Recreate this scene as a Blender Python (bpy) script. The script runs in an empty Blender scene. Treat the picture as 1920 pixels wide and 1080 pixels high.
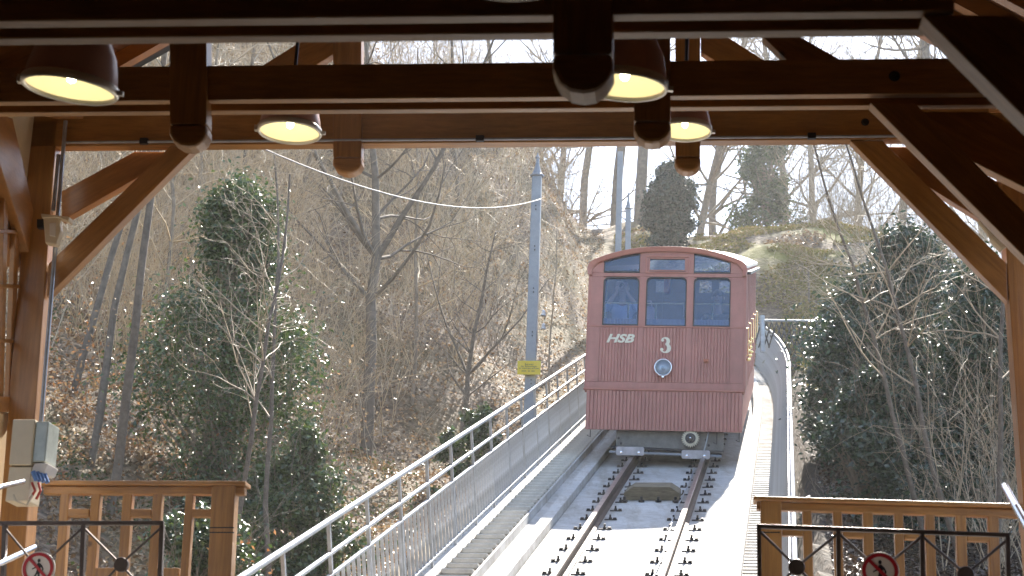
import bpy, bmesh, math, random
import numpy as np
from mathutils import Matrix, Vector

# ------------------------------------------------------------------ camera, sky, sun, exposure
SC = bpy.context.scene
COL = SC.collection
FPX = 3400.0
PITCH = math.radians(16.5)
ROLL = 0.033
F = np.array([0, math.cos(PITCH), math.sin(PITCH)])
U0 = np.array([0, -math.sin(PITCH), math.cos(PITCH)])
R0 = np.array([1.0, 0, 0])
RR = R0*math.cos(ROLL) + U0*math.sin(ROLL)
UU = U0*math.cos(ROLL) - R0*math.sin(ROLL)
cd = bpy.data.cameras.new('camera'); cam = bpy.data.objects.new('camera', cd); COL.objects.link(cam)
cam.matrix_world = Matrix(((RR[0], UU[0], -F[0], 0), (RR[1], UU[1], -F[1], 0), (RR[2], UU[2], -F[2], 0), (0, 0, 0, 1)))
cd.sensor_width = 36; cd.lens = 36*FPX/1920; cd.clip_start = 0.1; cd.clip_end = 2000
cd.dof.use_dof = True; cd.dof.focus_distance = 27.0; cd.dof.aperture_fstop = 5.6
SC.camera = cam

SUN_AZ, SUN_EL = math.radians(15), math.radians(45)      # azimuth to the right of straight ahead
SKY_STRENGTH, SUN_STRENGTH, EXPOSURE = 0.13, 5.0, 1.65
w = bpy.data.worlds.new('World'); SC.world = w; w.use_nodes = True
wn = w.node_tree; bg = wn.nodes['Background']
sky = wn.nodes.new('ShaderNodeTexSky'); sky.sky_type = 'NISHITA'; sky.sun_disc = False
sky.sun_elevation = SUN_EL; sky.sun_rotation = SUN_AZ; sky.air_density = 1.0; sky.dust_density = 0.7
wn.links.new(sky.outputs[0], bg.inputs[0]); bg.inputs[1].default_value = SKY_STRENGTH
sd = bpy.data.lights.new('sun', 'SUN'); sd.energy = SUN_STRENGTH; sd.angle = math.radians(0.53); sd.color = (1, 0.93, 0.82)
so = bpy.data.objects.new('sun', sd); COL.objects.link(so)
sdir = Vector((math.sin(SUN_AZ)*math.cos(SUN_EL), math.cos(SUN_AZ)*math.cos(SUN_EL), math.sin(SUN_EL)))
so.rotation_euler = sdir.to_track_quat('Z', 'Y').to_euler(); so.location = (20, 40, 60)
SC.view_settings.view_transform = 'Standard'; SC.view_settings.look = 'None'
SC.view_settings.gamma = 1; SC.view_settings.exposure = EXPOSURE
SC.render.engine = 'CYCLES'

# ------------------------------------------------------------------ geometry of the place
def ray(x, y): return F + RR*(x-960)/FPX + UU*(540-y)/FPX
AZ = math.radians(6.0)                                    # station axis
A = np.array([math.sin(AZ), math.cos(AZ), 0]); T = np.array([A[1], -A[0], 0]); Z = np.array([0, 0, 1.0])
def FP(x, y, D):                                          # point on the cross frame at distance D along the hall
    q = ray(x, y); return q*(D/(q @ A))
t = np.array([.148, .937, .318]); t = t/np.linalg.norm(t)   # direction of the track uphill
h = np.array([t[0], t[1], 0]); h = h/np.linalg.norm(h)
rt = np.array([h[1], -h[0], 0]); up = np.cross(rt, t)
O = np.array([1.014, 17.77, 2.36])
SL = t[2]/math.hypot(t[0], t[1])
def curve(s): return -0.0037*max(0, s-15)**2
def L(lat, s, hh=0.0): return O + rt*(lat+curve(s)) + t*s + up*hh
def sst(x, a, b):
    x = np.clip((np.asarray(x, float)-a)/(b-a), 0, 1); return x*x*(3-2*x)

rng = np.random.default_rng(7); random.seed(7)
_n = [np.random.default_rng(3).random((64, 64)) for _ in range(1)][0]
def vnoise(x, y, sc):
    x, y = np.asarray(x, float), np.asarray(y, float); x, y = (x*.79+y*.61)*sc, (y*.79-x*.61)*sc
    xi = np.floor(x).astype(int); yi = np.floor(y).astype(int); fx = x-xi; fy = y-yi
    fx = fx*fx*(3-2*fx); fy = fy*fy*(3-2*fy)
    g = lambda a, b: _n[a % 64, b % 64]
    return (g(xi, yi)*(1-fx)*(1-fy)+g(xi+1, yi)*fx*(1-fy)+g(xi, yi+1)*(1-fx)*fy+g(xi+1, yi+1)*fx*fy)*2-1
def terrain(x, y):
    x = np.asarray(x, float); y = np.asarray(y, float)
    dx, dy = x-O[0], y-O[1]
    sh = dx*h[0]+dy*h[1]; l = dx*rt[0]+dy*rt[1]; s = sh/math.hypot(t[0], t[1])
    z = O[2]+SL*np.clip(sh, -24, 29)+0.13*np.maximum(0, sh-29)
    u = -l-2.15
    gn = -0.75*sst(u, 0, 1.0)+0.55*np.maximum(0, u-2.0)
    gf = 1.9*np.clip(u, 0, 4)+0.35*np.maximum(0, u-4)
    k = sst(s, 12, 30)
    H = np.where(u > 0, gn*(1-k)+gf*k*(1-.45*sst(s, 44, 60)), 0)
    v = l-2.0
    fd = 1-sst(s, 25, 32)
    H = H+fd*np.where(v > 0, -0.55*sst(v, 0, 1.2)+0.07*np.maximum(0, v-1), 0)
    H = H+4.9*sst(y, 41, 53)*np.exp(-((x-8.2)/9.0)**2)*sst(x, 1.7, 4.6)*(1-.6*sst(y, 58, 75))
    H = H-0.55*fd*((u <= 0) & (v <= 0))
    m = np.maximum(sst(np.maximum(u, v), 0.2, 2.5), 1-fd)
    m = m*(1-.6*sst(y, 40, 44)*sst(x, 2, 4)); H = H+sst(y, 41, 46)*sst(x, 2, 5)*(.42*vnoise(x*.6, y+2, .42)+.16*vnoise(x, y+2, 1.1))+m*(0.35*vnoise(x, y, .35)+0.14*vnoise(x+9, y, 1.1)+.05*vnoise(x, y+5, 2.1))
    return z+H
def ground(px, py, y0=14, y1=120):                        # where a line of sight meets the hillside
    q = ray(px, py); ys = np.linspace(y0, y1, 2200); X = q[0]/q[1]*ys; zz = q[2]/q[1]*ys
    hit = np.nonzero(terrain(X, ys) >= zz)[0]
    i = hit[0] if len(hit) else len(ys)-1
    return np.array([X[i], ys[i], float(terrain(X[i], ys[i]))])
def spot(px, y):                                          # ground point at distance y under image column px
    q = ray(px, 600); x = q[0]/q[1]*y; return np.array([x, y, float(terrain(x, y))])

# ------------------------------------------------------------------ materials
def nd(nt, typ, **kw):
    n = nt.nodes.new(typ)
    for k, v in kw.items(): setattr(n, k, v)
    return n
def mat(name, base, rough=.6, metal=0.0, var=.0, scale=6.0, bump=0.0, bscale=40.0, col2=None, stretch=None, emit=None, trans=0.0, spec=None, detail=5.0):
    m = bpy.data.materials.new(name); m.use_nodes = True; nt = m.node_tree; b = nt.nodes['Principled BSDF']
    b.inputs['Base Color'].default_value = (*base, 1); b.inputs['Roughness'].default_value = rough; b.inputs['Metallic'].default_value = metal
    if spec is not None: b.inputs['Specular IOR Level'].default_value = spec
    if trans: b.inputs['Transmission Weight'].default_value = trans
    tc = nd(nt, 'ShaderNodeTexCoord'); mp = nd(nt, 'ShaderNodeMapping'); nt.links.new(tc.outputs['Object'], mp.inputs[0])
    if stretch: mp.inputs['Scale'].default_value = stretch
    if var or col2:
        n = nd(nt, 'ShaderNodeTexNoise'); n.inputs['Scale'].default_value = scale; n.inputs['Detail'].default_value = detail; n.inputs['Roughness'].default_value = .65
        nt.links.new(mp.outputs[0], n.inputs[0])
        r = nd(nt, 'ShaderNodeValToRGB'); nt.links.new(n.outputs[0], r.inputs[0])
        c2 = col2 if col2 else tuple(min(1, c*(1+var)) for c in base); c1 = base if col2 else tuple(c*(1-var) for c in base)
        r.color_ramp.elements[0].color = (*c1, 1); r.color_ramp.elements[1].color = (*c2, 1)
        r.color_ramp.elements[0].position = .32; r.color_ramp.elements[1].position = .68
        nt.links.new(r.outputs[0], b.inputs['Base Color'])
    if bump:
        n2 = nd(nt, 'ShaderNodeTexNoise'); n2.inputs['Scale'].default_value = bscale; n2.inputs['Detail'].default_value = 4
        nt.links.new(mp.outputs[0], n2.inputs[0]); bp = nd(nt, 'ShaderNodeBump'); bp.inputs['Strength'].default_value = bump; bp.inputs['Distance'].default_value = .02
        nt.links.new(n2.outputs[0], bp.inputs['Height']); nt.links.new(bp.outputs[0], b.inputs['Normal'])
    if emit: b.inputs['Emission Color'].default_value = (*emit[0], 1); b.inputs['Emission Strength'].default_value = emit[1]
    return m
def island(name, cols, rough=.6, spec=.5, transl=0.0):    # leaves: one colour per leaf
    m = bpy.data.materials.new(name); m.use_nodes = True; nt = m.node_tree; b = nt.nodes['Principled BSDF']
    g = nd(nt, 'ShaderNodeNewGeometry'); r = nd(nt, 'ShaderNodeValToRGB'); nt.links.new(g.outputs['Random Per Island'], r.inputs[0])
    r.color_ramp.interpolation = 'CONSTANT' if len(cols) > 3 else 'LINEAR'
    while len(r.color_ramp.elements) < len(cols): r.color_ramp.elements.new(.5)
    for i, c in enumerate(cols): r.color_ramp.elements[i].position = i/len(cols); r.color_ramp.elements[i].color = (*c, 1)
    nt.links.new(r.outputs[0], b.inputs['Base Color']); b.inputs['Roughness'].default_value = rough; b.inputs['Specular IOR Level'].default_value = spec
    if transl:
        tr = nd(nt, 'ShaderNodeBsdfTranslucent'); nt.links.new(r.outputs[0], tr.inputs[0]); mx = nd(nt, 'ShaderNodeMixShader'); mx.inputs[0].default_value = transl
        o = nt.nodes['Material Output']; nt.links.new(b.outputs[0], mx.inputs[1]); nt.links.new(tr.outputs[0], mx.inputs[2]); nt.links.new(mx.outputs[0], o.inputs[0])
    return m
M = {}
M['wood'] = mat('painted_wood', (.38, .168, .042), .36, var=.2, scale=3, stretch=(1, 1, 4), bump=.12, bscale=18, spec=.85)
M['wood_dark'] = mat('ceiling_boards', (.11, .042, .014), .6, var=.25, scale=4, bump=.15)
M['plaster'] = mat('cream_plaster', (.72, .58, .36), .8, var=.08, scale=5, bump=.3, bscale=90)
M['concrete'] = mat('pale_concrete', (.55, .54, .52), .85, var=.13, scale=1.3, bump=.15, bscale=30, detail=9)
def stain(m, cols, sc, lo, hi):
    nt = m.node_tree; b = nt.nodes['Principled BSDF']; src = b.inputs['Base Color'].links[0].from_socket
    tc = nd(nt, 'ShaderNodeTexCoord'); mp = nd(nt, 'ShaderNodeMapping'); mp.inputs['Scale'].default_value = sc; nt.links.new(tc.outputs['Object'], mp.inputs[0]); n = nd(nt, 'ShaderNodeTexNoise'); n.inputs['Scale'].default_value = 1; n.inputs['Detail'].default_value = 9; n.inputs['Roughness'].default_value = .72; nt.links.new(mp.outputs[0], n.inputs[0])
    rp = nd(nt, 'ShaderNodeValToRGB'); rp.color_ramp.elements[0].position = lo; rp.color_ramp.elements[0].color = (*cols, 1); rp.color_ramp.elements[1].position = hi; rp.color_ramp.elements[1].color = (1, 1, 1, 1); nt.links.new(n.outputs[0], rp.inputs[0])
    mx = nd(nt, 'ShaderNodeMixRGB', blend_type='MULTIPLY'); mx.inputs[0].default_value = 1; nt.links.new(src, mx.inputs[1]); nt.links.new(rp.outputs[0], mx.inputs[2]); nt.links.new(mx.outputs[0], b.inputs['Base Color'])
stain(M['concrete'], (.66, .61, .54), (2.6, .5, .5), .34, .52); stain(M['concrete'], (.82, .79, .75), (7, 7, 7), .36, .52)
M['step_concrete'] = mat('step_concrete', (.56, .53, .47), .85, var=.25, scale=5, bump=.2, bscale=40, detail=8)
M['dim_floor'] = mat('dimmed_hall_floor', (.085, .08, .075), .85, var=.2, scale=8)  # unseen hall floor, coloured dark so little light bounces onto the beams
M['galv'] = mat('galvanised_steel', (.40, .43, .47), .5, metal=.6, var=.18, scale=9)
M['bar'] = mat('dull_zinc_bars', (.46, .50, .56), .45, metal=.55, var=.25, scale=7)
M['steel'] = mat('stainless_steel', (.7, .7, .72), .22, metal=1.0)
M['rail_top'] = mat('worn_rail_steel', (.42, .38, .36), .32, metal=.85, var=.2, scale=8)
M['rail'] = mat('rusty_rail', (.075, .05, .04), .65, metal=.3, var=.4, scale=14)
M['dark'] = mat('dark_iron', (.035, .035, .04), .5, metal=.5, var=.3, scale=12)
M['bolt'] = mat('dark_bolt', (.03, .03, .03), .5, metal=.4)
M['red'] = mat('brick_red_paint', (.42, .165, .135), .42, var=.10, scale=3.5, bump=.04, bscale=60)
stain(M['red'], (.82, .8, .8), (3, 3, .8), .36, .55)
M['red_trim'] = mat('red_trim_paint', (.42, .155, .12), .38, var=.08, scale=5)
M['roof_cream'] = mat('pale_car_roof', (.62, .58, .52), .6, var=.12, scale=4)
M['letter'] = mat('cream_lettering', (.72, .68, .56), .5, var=.08, scale=30)
M['brass'] = mat('polished_brass', (.8, .62, .28), .25, metal=1.0)
M['chrome'] = mat('chrome', (.8, .8, .82), .12, metal=1.0)
M['grey_frame'] = mat('grey_underframe', (.16, .16, .155), .6, metal=.2, var=.25, scale=8)
M['gear'] = mat('pale_gear', (.55, .5, .38), .5, metal=.3, var=.2, scale=20)
M['interior'] = mat('dark_interior', (.12, .10, .11), .7, var=.2, scale=5)
M['bench'] = mat('lilac_boards', (.32, .26, .28), .5, var=.1, scale=9)
M['gasket'] = mat('black_gasket', (.012, .012, .016), .5)
M['yellow'] = mat('yellow_sign', (.80, .62, .03), .5, var=.05, scale=20)
M['black'] = mat('black_print', (.012, .012, .014), .5)
M['white'] = mat('white_enamel', (.75, .70, .64), .45, var=.04, scale=12)
M['signred'] = mat('red_enamel', (.42, .016, .025), .4)
M['gate'] = mat('dark_gate_steel', (.10, .075, .065), .4, metal=.5, var=.25, scale=15)
M['shade'] = mat('maroon_lamp_shade', (.52, .31, .25), .4, var=.1, scale=6)
M['rim'] = mat('lamp_rim', (.7, .66, .58), .35, metal=.6)
M['glow'] = mat('lit_diffuser', (.75, .68, .45), .5, emit=((1.0, .87, .5), .13))
M['bulb'] = mat('lamp_bulb', (1, .95, .8), .5, emit=((1, .9, .62), 7.0))
M['cream_plastic'] = mat('cream_plastic', (.68, .58, .42), .45, var=.05, scale=8)
M['blue_plastic'] = mat('blue_sockets', (.12, .25, .55), .4)
M['red_plastic'] = mat('red_cable', (.5, .06, .04), .45)
M['pole'] = mat('blue_grey_paint', (.26, .28, .315), .45, metal=.2, var=.12, scale=6)
M['porcelain'] = mat('porcelain', (.75, .75, .76), .2)
M['bark'] = mat('grey_bark', (.165, .135, .105), .85, var=.35, scale=8, bump=.5, bscale=30)
M['bark_pale'] = mat('pale_bark', (.26, .215, .165), .85, var=.3, scale=8, bump=.4, bscale=30)
M['twig'] = mat('tan_twigs', (.54, .40, .235), .55, var=.3, scale=2.5)
M['twig_grey'] = mat('grey_twigs', (.46, .37, .26), .55, var=.3, scale=2.5)
M['holly'] = island('holly_leaves', [(.028, .062, .026), (.05, .095, .03), (.02, .05, .026)], .30, 1.0, .2)
M['holly_light'] = island('light_holly_leaves', [(.06, .11, .022), (.12, .18, .04), (.04, .08, .02)], .30, 1.0, .3)
M['yew'] = island('yew_needles', [(.012, .035, .02), (.022, .055, .025), (.01, .03, .018)], .4, .5, .08)
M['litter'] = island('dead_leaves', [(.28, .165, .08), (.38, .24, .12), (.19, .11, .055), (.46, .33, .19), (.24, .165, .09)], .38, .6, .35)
M['shade_litter'] = island('shaded_dead_leaves', [(.075, .045, .03), (.11, .065, .04), (.05, .032, .024), (.16, .10, .06), (.07, .05, .035)], .35, .6, .1)  # dead leaves with the holly shade put into their colour
M['beech'] = island('dry_beech_leaves', [(.36, .17, .07), (.42, .22, .10), (.30, .13, .05)], .5, .4, .4)
M['ivy'] = island('green_ground_leaves', [(.06, .10, .02), (.10, .13, .03), (.04, .08, .02)], .35, .5, .3)
M['grass'] = island('dry_grass', [(.26, .21, .05), (.17, .17, .022), (.32, .24, .10)], .6, .3, .3)
M['skin'] = mat('skin', (.55, .33, .25), .5)
M['shirt'] = mat('pale_blue_shirt', (.50, .58, .72), .8)
M['coat'] = mat('dark_coat', (.03, .035, .05), .8)
M['hair'] = mat('grey_brown_hair', (.10, .075, .06), .7)
M['pink'] = mat('pale_pink_cloth', (.62, .42, .42), .8)
M['log'] = mat('pinkish_log', (.42, .30, .27), .8, var=.2, scale=8)
# ground: leaf litter, moss and soil
m = bpy.data.materials.new('forest_floor'); m.use_nodes = True; nt = m.node_tree; b = nt.nodes['Principled BSDF']; b.inputs['Roughness'].default_value = .85
tc = nd(nt, 'ShaderNodeTexCoord'); n1 = nd(nt, 'ShaderNodeTexNoise'); n1.inputs['Scale'].default_value = 9; n1.inputs['Detail'].default_value = 8
n2 = nd(nt, 'ShaderNodeTexNoise'); n2.inputs['Scale'].default_value = .55; n2.inputs['Detail'].default_value = 5
for n in (n1, n2): nt.links.new(tc.outputs['Object'], n.inputs[0])
r1 = nd(nt, 'ShaderNodeValToRGB'); nt.links.new(n1.outputs[0], r1.inputs[0])
for p, c in ((.3, (.055, .038, .025)), (.5, (.17, .115, .07)), (.72, (.32, .235, .15))):
    e = r1.color_ramp.elements.new(p); e.color = (*c, 1)
r1.color_ramp.elements.remove(r1.color_ramp.elements[0]); r1.color_ramp.elements.remove(r1.color_ramp.elements[-1])
at = nd(nt, 'ShaderNodeAttribute'); at.attribute_name = 'moss'
mr = nd(nt, 'ShaderNodeMath', operation='MULTIPLY_ADD'); nt.links.new(n2.outputs[0], mr.inputs[0]); mr.inputs[1].default_value = 3.2; mr.inputs[2].default_value = -1.35
mm = nd(nt, 'ShaderNodeMath', operation='MULTIPLY'); mm.use_clamp = True; nt.links.new(mr.outputs[0], mm.inputs[0]); nt.links.new(at.outputs['Fac'], mm.inputs[1])
mx = nd(nt, 'ShaderNodeMixRGB'); nt.links.new(mm.outputs[0], mx.inputs[0]); nt.links.new(r1.outputs[0], mx.inputs[1]); mx.inputs[2].default_value = (.165, .15, .012, 1)
dm = nd(nt, 'ShaderNodeAttribute'); dm.attribute_name = 'holly_shade'; mx2 = nd(nt, 'ShaderNodeMixRGB', blend_type='MULTIPLY'); nt.links.new(dm.outputs['Fac'], mx2.inputs[0]); nt.links.new(mx.outputs[0], mx2.inputs[1]); mx2.inputs[2].default_value = (.24, .2, .18, 1)
nt.links.new(mx2.outputs[0], b.inputs['Base Color'])
bp = nd(nt, 'ShaderNodeBump'); bp.inputs['Strength'].default_value = .8; bp.inputs['Distance'].default_value = .06; nt.links.new(n1.outputs[0], bp.inputs['Height']); nt.links.new(bp.outputs[0], b.inputs['Normal'])
M['floor'] = m
# window glass: clear, with a coating that mirrors the sky
m = bpy.data.materials.new('car_glass'); m.use_nodes = True; nt = m.node_tree; nt.nodes.remove(nt.nodes['Principled BSDF'])
tr = nd(nt, 'ShaderNodeBsdfTransparent'); tr.inputs[0].default_value = (.66, .75, .90, 1); gl = nd(nt, 'ShaderNodeBsdfGlossy'); gl.inputs['Roughness'].default_value = .02
gl.inputs['Color'].default_value = (.75, .87, 1, 1)
mx = nd(nt, 'ShaderNodeMixShader'); lw = nd(nt, 'ShaderNodeFresnel'); lw.inputs[0].default_value = 1.6
nt.links.new(lw.outputs[0], mx.inputs[0]); nt.links.new(tr.outputs[0], mx.inputs[1]); nt.links.new(gl.outputs[0], mx.inputs[2]); nt.links.new(mx.outputs[0], nt.nodes['Material Output'].inputs[0])
M['glass'] = m

# ------------------------------------------------------------------ builders
def tag(o, label=None, cat=None, group=None, kind=None):
    for k, v in (('label', label), ('category', cat), ('group', group), ('kind', kind)):
        if v: o[k] = v
    return o
def thing(name, label, cat, loc=(0, 0, 0), M4=None, group=None):
    o = bpy.data.objects.new(name, None); COL.objects.link(o); o.empty_display_size = .1
    o.matrix_world = M4 if M4 is not None else Matrix.Translation(Vector(loc))
    o['_inv'] = 0; del o['_inv']
    ROOT[o.name] = np.array(o.matrix_world.inverted())
    ROOTOF[o.name] = o.name
    return tag(o, label, cat, group)
ROOT = {}; ROOTOF = {}
class MB:
    def __init__(s): s.v = []; s.f = []
    def add(s, v, f):
        n = len(s.v); s.v += [tuple(map(float, p)) for p in v]; s.f += [tuple(i+n for i in q) for q in f]; return s
    def prism(s, pts, d):                                 # polygon pts swept along d
        n = len(pts); v = [np.asarray(p, float) for p in pts]; v2 = [p+d for p in v]
        f = [tuple(range(n)), tuple(range(2*n-1, n-1, -1))]+[(i, i+n, (i+1) % n+n, (i+1) % n) for i in range(n)]
        return s.add(v+v2, f)
    def box(s, c, ax, ay, az):                            # centre and half axes
        c, ax, ay, az = (np.asarray(q, float) for q in (c, ax, ay, az))
        return s.prism([c-ax-ay-az, c+ax-ay-az, c+ax+ay-az, c-ax+ay-az], 2*az)
    def bx(s, x0, x1, y0, y1, z0, z1): return s.prism([(x0, y0, z0), (x1, y0, z0), (x1, y1, z0), (x0, y1, z0)], np.array((0, 0, z1-z0)))
    def tube(s, pts, r, n=8, caps=True):
        pts = [np.asarray(p, float) for p in pts]; r = [r]*len(pts) if np.isscalar(r) else r; v = []; f = []; pu = None
        for i, p in enumerate(pts):
            d = pts[min(i+1, len(pts)-1)]-pts[max(i-1, 0)]; d = d/np.linalg.norm(d)
            a = np.array([0, 0, 1.0]) if abs(d[2]) < .9 else np.array([1.0, 0, 0])
            if pu is not None: a = pu
            u = a-d*(a @ d); u = u/np.linalg.norm(u); pu = u; wv = np.cross(d, u)
            for k in range(n):
                an = 2*math.pi*k/n; v.append(p+r[i]*(u*math.cos(an)+wv*math.sin(an)))
        for i in range(len(pts)-1):
            for k in range(n): f.append((i*n+k, i*n+(k+1) % n, (i+1)*n+(k+1) % n, (i+1)*n+k))
        if caps: f.append(tuple(range(n-1, -1, -1))); f.append(tuple(range((len(pts)-1)*n, len(pts)*n)))
        return s.add(v, f)
    def lathe(s, c, axis, prof, n=24):                    # prof: (radius, distance along axis)
        c = np.asarray(c, float); axis = np.asarray(axis, float)/np.linalg.norm(axis)
        a = np.array([0, 0, 1.0]) if abs(axis[2]) < .9 else np.array([1.0, 0, 0]); u = a-axis*(a @ axis); u = u/np.linalg.norm(u); wv = np.cross(axis, u)
        v = [c+axis*z+max(r, 1e-4)*(u*math.cos(2*math.pi*k/n)+wv*math.sin(2*math.pi*k/n)) for r, z in prof for k in range(n)]; f = []
        for i in range(len(prof)-1):
            for k in range(n): f.append((i*n+k, i*n+(k+1) % n, (i+1)*n+(k+1) % n, (i+1)*n+k))
        return s.add(v, f)
    def build(s, name, m, parent=None, world=True, bevel=0, smooth=False):
        v = np.array(s.v)
        if parent is not None:
            R = ROOTOF[parent.name]
            if world: I = ROOT[R]; v = v @ I[:3, :3].T+I[:3, 3]
        me = bpy.data.meshes.new(name); me.from_pydata(v.tolist(), [], s.f); me.validate()
        bm = bmesh.new(); bm.from_mesh(me); bmesh.ops.recalc_face_normals(bm, faces=bm.faces[:]); bm.to_mesh(me); bm.free(); me.update()
        return link(name, me, m, parent, bevel, smooth)
def link(name, me, m, parent=None, bevel=0, smooth=False):
    if m is not None and not me.materials: me.materials.append(M[m] if isinstance(m, str) else m)
    o = bpy.data.objects.new(name, me); COL.objects.link(o)
    if parent is not None: o.parent = parent; ROOTOF[o.name] = ROOTOF[parent.name]
    if smooth: me.polygons.foreach_set('use_smooth', [True]*len(me.polygons))
    if bevel:
        b = o.modifiers.new('bevel', 'BEVEL'); b.width = bevel; b.segments = 2; b.limit_method = 'ANGLE'
    return o
def inst(src, name, loc, parent=None, rot=None):          # same mesh again, moved by loc in the thing's own space
    o = bpy.data.objects.new(name, src.data); COL.objects.link(o); o.location = loc
    if rot is not None: o.rotation_euler = rot
    if parent is not None: o.parent = parent; ROOTOF[o.name] = ROOTOF[parent.name]
    return o
def mesh_np(name, v, f, m, parent=None):                  # big meshes; f (n,3) or (n,4)
    v = np.asarray(v, np.float32); f = np.asarray(f, np.int32); k = f.shape[1]
    me = bpy.data.meshes.new(name); me.vertices.add(len(v)); me.vertices.foreach_set('co', v.ravel())
    me.loops.add(f.size); me.loops.foreach_set('vertex_index', f.ravel()); me.polygons.add(len(f))
    me.polygons.foreach_set('loop_start', np.arange(0, f.size, k, dtype=np.int32)); me.update(calc_edges=True)
    return link(name, me, m, parent)
def text_mesh(body, size, ext, shear=0.0, offset=0.0, width=1.0):
    c = bpy.data.curves.new('t', 'FONT'); c.body = body; c.size = size; c.extrude = ext; c.shear = shear; c.offset = offset; c.align_x = 'CENTER'; c.align_y = 'CENTER'; c.resolution_u = 4
    o = bpy.data.objects.new('t', c); COL.objects.link(o); bpy.context.view_layer.update()
    me = bpy.data.meshes.new_from_object(o.evaluated_get(bpy.context.evaluated_depsgraph_get())); bpy.data.objects.remove(o); bpy.data.curves.remove(c)
    n = len(me.vertices); co = np.empty(n*3, np.float32); me.vertices.foreach_get('co', co); co = co.reshape(-1, 3)*np.array([width, 1, 1]); me.vertices.foreach_set('co', co.astype(np.float32).ravel()); me.update()
    me.materials.clear(); return me

# ------------------------------------------------------------------ terrain and sheets
gx = np.concatenate([np.linspace(-70, -14, 50), np.linspace(-13.6, 16, 150), np.linspace(16.6, 90, 56)])
gy = np.concatenate([np.linspace(-30, 11, 30), np.linspace(11.3, 62, 210), np.linspace(63, 260, 60)])
X, Y = np.meshgrid(gx, gy, indexing='ij'); ZZ = terrain(X, Y)
# the hall stands in a cutting: keep the ground below its floor
inside = (Y < 12.6) & (np.abs(X+.6) < 6); ZZ = np.where(inside, ZZ-1.2, ZZ)
nx, ny = X.shape; idx = np.arange(nx*ny).reshape(nx, ny)
q = np.stack([idx[:-1, :-1], idx[1:, :-1], idx[1:, 1:], idx[:-1, 1:]], -1).reshape(-1, 4)
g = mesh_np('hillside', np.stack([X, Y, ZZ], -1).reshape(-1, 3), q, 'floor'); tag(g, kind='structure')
g.data.polygons.foreach_set('use_smooth', [True]*len(g.data.polygons))
moss = np.clip(sst(Y, 36, 43)*sst(X, 3, 6)*1.6+.35, 0, 1.6).ravel()
a_ = g.data.attributes.new('moss', 'FLOAT', 'POINT'); a_.data.foreach_set('value', moss.astype(np.float32))

holly_shade = (sst(X-(O[0]+.158*(Y-O[1])), .9, 1.4)*(1-sst(Y, 42, 47))).ravel()  # shade of the hollies put into the soil colour right of the track
a_ = g.data.attributes.new('holly_shade', 'FLOAT', 'POINT'); a_.data.foreach_set('value', holly_shade.astype(np.float32))
def strip(name, l0, l1, s0, s1, h0, h1, m, n=1, parent=None, kind='structure'):     # slab along the track
    mb = MB(); ss = np.linspace(s0, s1, n+1)
    for a, b in zip(ss[:-1], ss[1:]):
        P8 = [L(l0, a, h0), L(l1, a, h0), L(l1, a, h1), L(l0, a, h1), L(l0, b, h0), L(l1, b, h0), L(l1, b, h1), L(l0, b, h1)]
        mb.add(P8, [(3, 2, 6, 7), (0, 3, 7, 4), (1, 5, 6, 2), (0, 4, 5, 1), (0, 1, 2, 3), (4, 7, 6, 5)])
    o = mb.build(name, m, parent)
    if parent is None: tag(o, kind=kind)
    return o
bed = tag(bpy.data.objects.new('track_bed', None), kind='structure'); COL.objects.link(bed); ROOT[bed.name] = np.eye(4); ROOTOF[bed.name] = bed.name
sj = -24.0
while sj < 30:                                            # cast slabs, 3.1 m long, with open joints
    strip('concrete_slab', -1.02, 1.14, sj, sj+3.085, -.45, -.16, 'concrete' if sj > -8 else 'dim_floor', 2 if sj > 12 else 1, parent=bed); sj += 3.1
for (a, b, c) in ((-1.17, -1.03, -.06), (1.15, 1.30, .03)): strip('kerb', a, b, -8, 30, -.5, c, 'concrete', 40, parent=bed)
strip('gutter', -1.33, -1.17, -8, 30, -.5, -.13, 'concrete', 40, parent=bed)
strip('edge_beam', -1.95, -1.70, -8, 30, -.9, -.02, 'concrete', 40, parent=bed)
strip('edge_beam', 1.545, 1.68, -8, 32, -.9, .01, 'concrete', 40, parent=bed)
strip('stair_string', -1.36, -1.332, -8, 30, -.5, -.03, 'concrete', 40, parent=bed)
strip('walkway_base', 1.303, 1.543, -8, 31, -.5, -.06, 'concrete', 40, parent=bed)

# left stair beside the track: every step a block
stair = thing('stair', 'concrete stair climbing between the track and the left fence', 'stair', L(-1.53, 0, 0))
W0 = Matrix(np.column_stack([rt, h, Z]).tolist())
st_me = None; PIT = .28
for i in range(-28, 104):
    s = i*PIT/math.cos(math.atan(SL))
    if st_me is None:
        b_ = MB(); b_.bx(-.166, .166, -.03, PIT-.031, -.062, 0.0); b_.bx(-.160, .160, .02, PIT+.015, -.34, -.0625); o = b_.build('step', 'step_concrete', None); bv = o.modifiers.new('b', 'BEVEL'); bv.width = .012
        st_me = o; o.parent = stair; ROOTOF[o.name] = stair.name
    else:
        o = inst(st_me, 'step', (0, 0, 0), stair); bv = o.modifiers.new('b', 'BEVEL'); bv.width = .012
    p = L(-1.53, s, 0)+Z*.0-np.array(stair.location); o.location = p+Z*random.uniform(-.006, .006); o.rotation_euler = (W0.to_euler().x, W0.to_euler().y, W0.to_euler().z+random.uniform(-.006, .006))
# right walkway: small cleats across it
wk = thing('ribbed_walkway', 'narrow ribbed concrete walkway between the track and the right fence', 'walkway', L(1.42, 0, 0))
mb = MB()
for i in range(230):
    s = -10+i*.18
    if s > 30.5: break
    c = L(1.423, s, -.045)
    mb.box(c, rt*.112, t*.04+h*.0, up*.022)
tag(mb.build('cleats', 'concrete', wk), kind='stuff')

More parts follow.
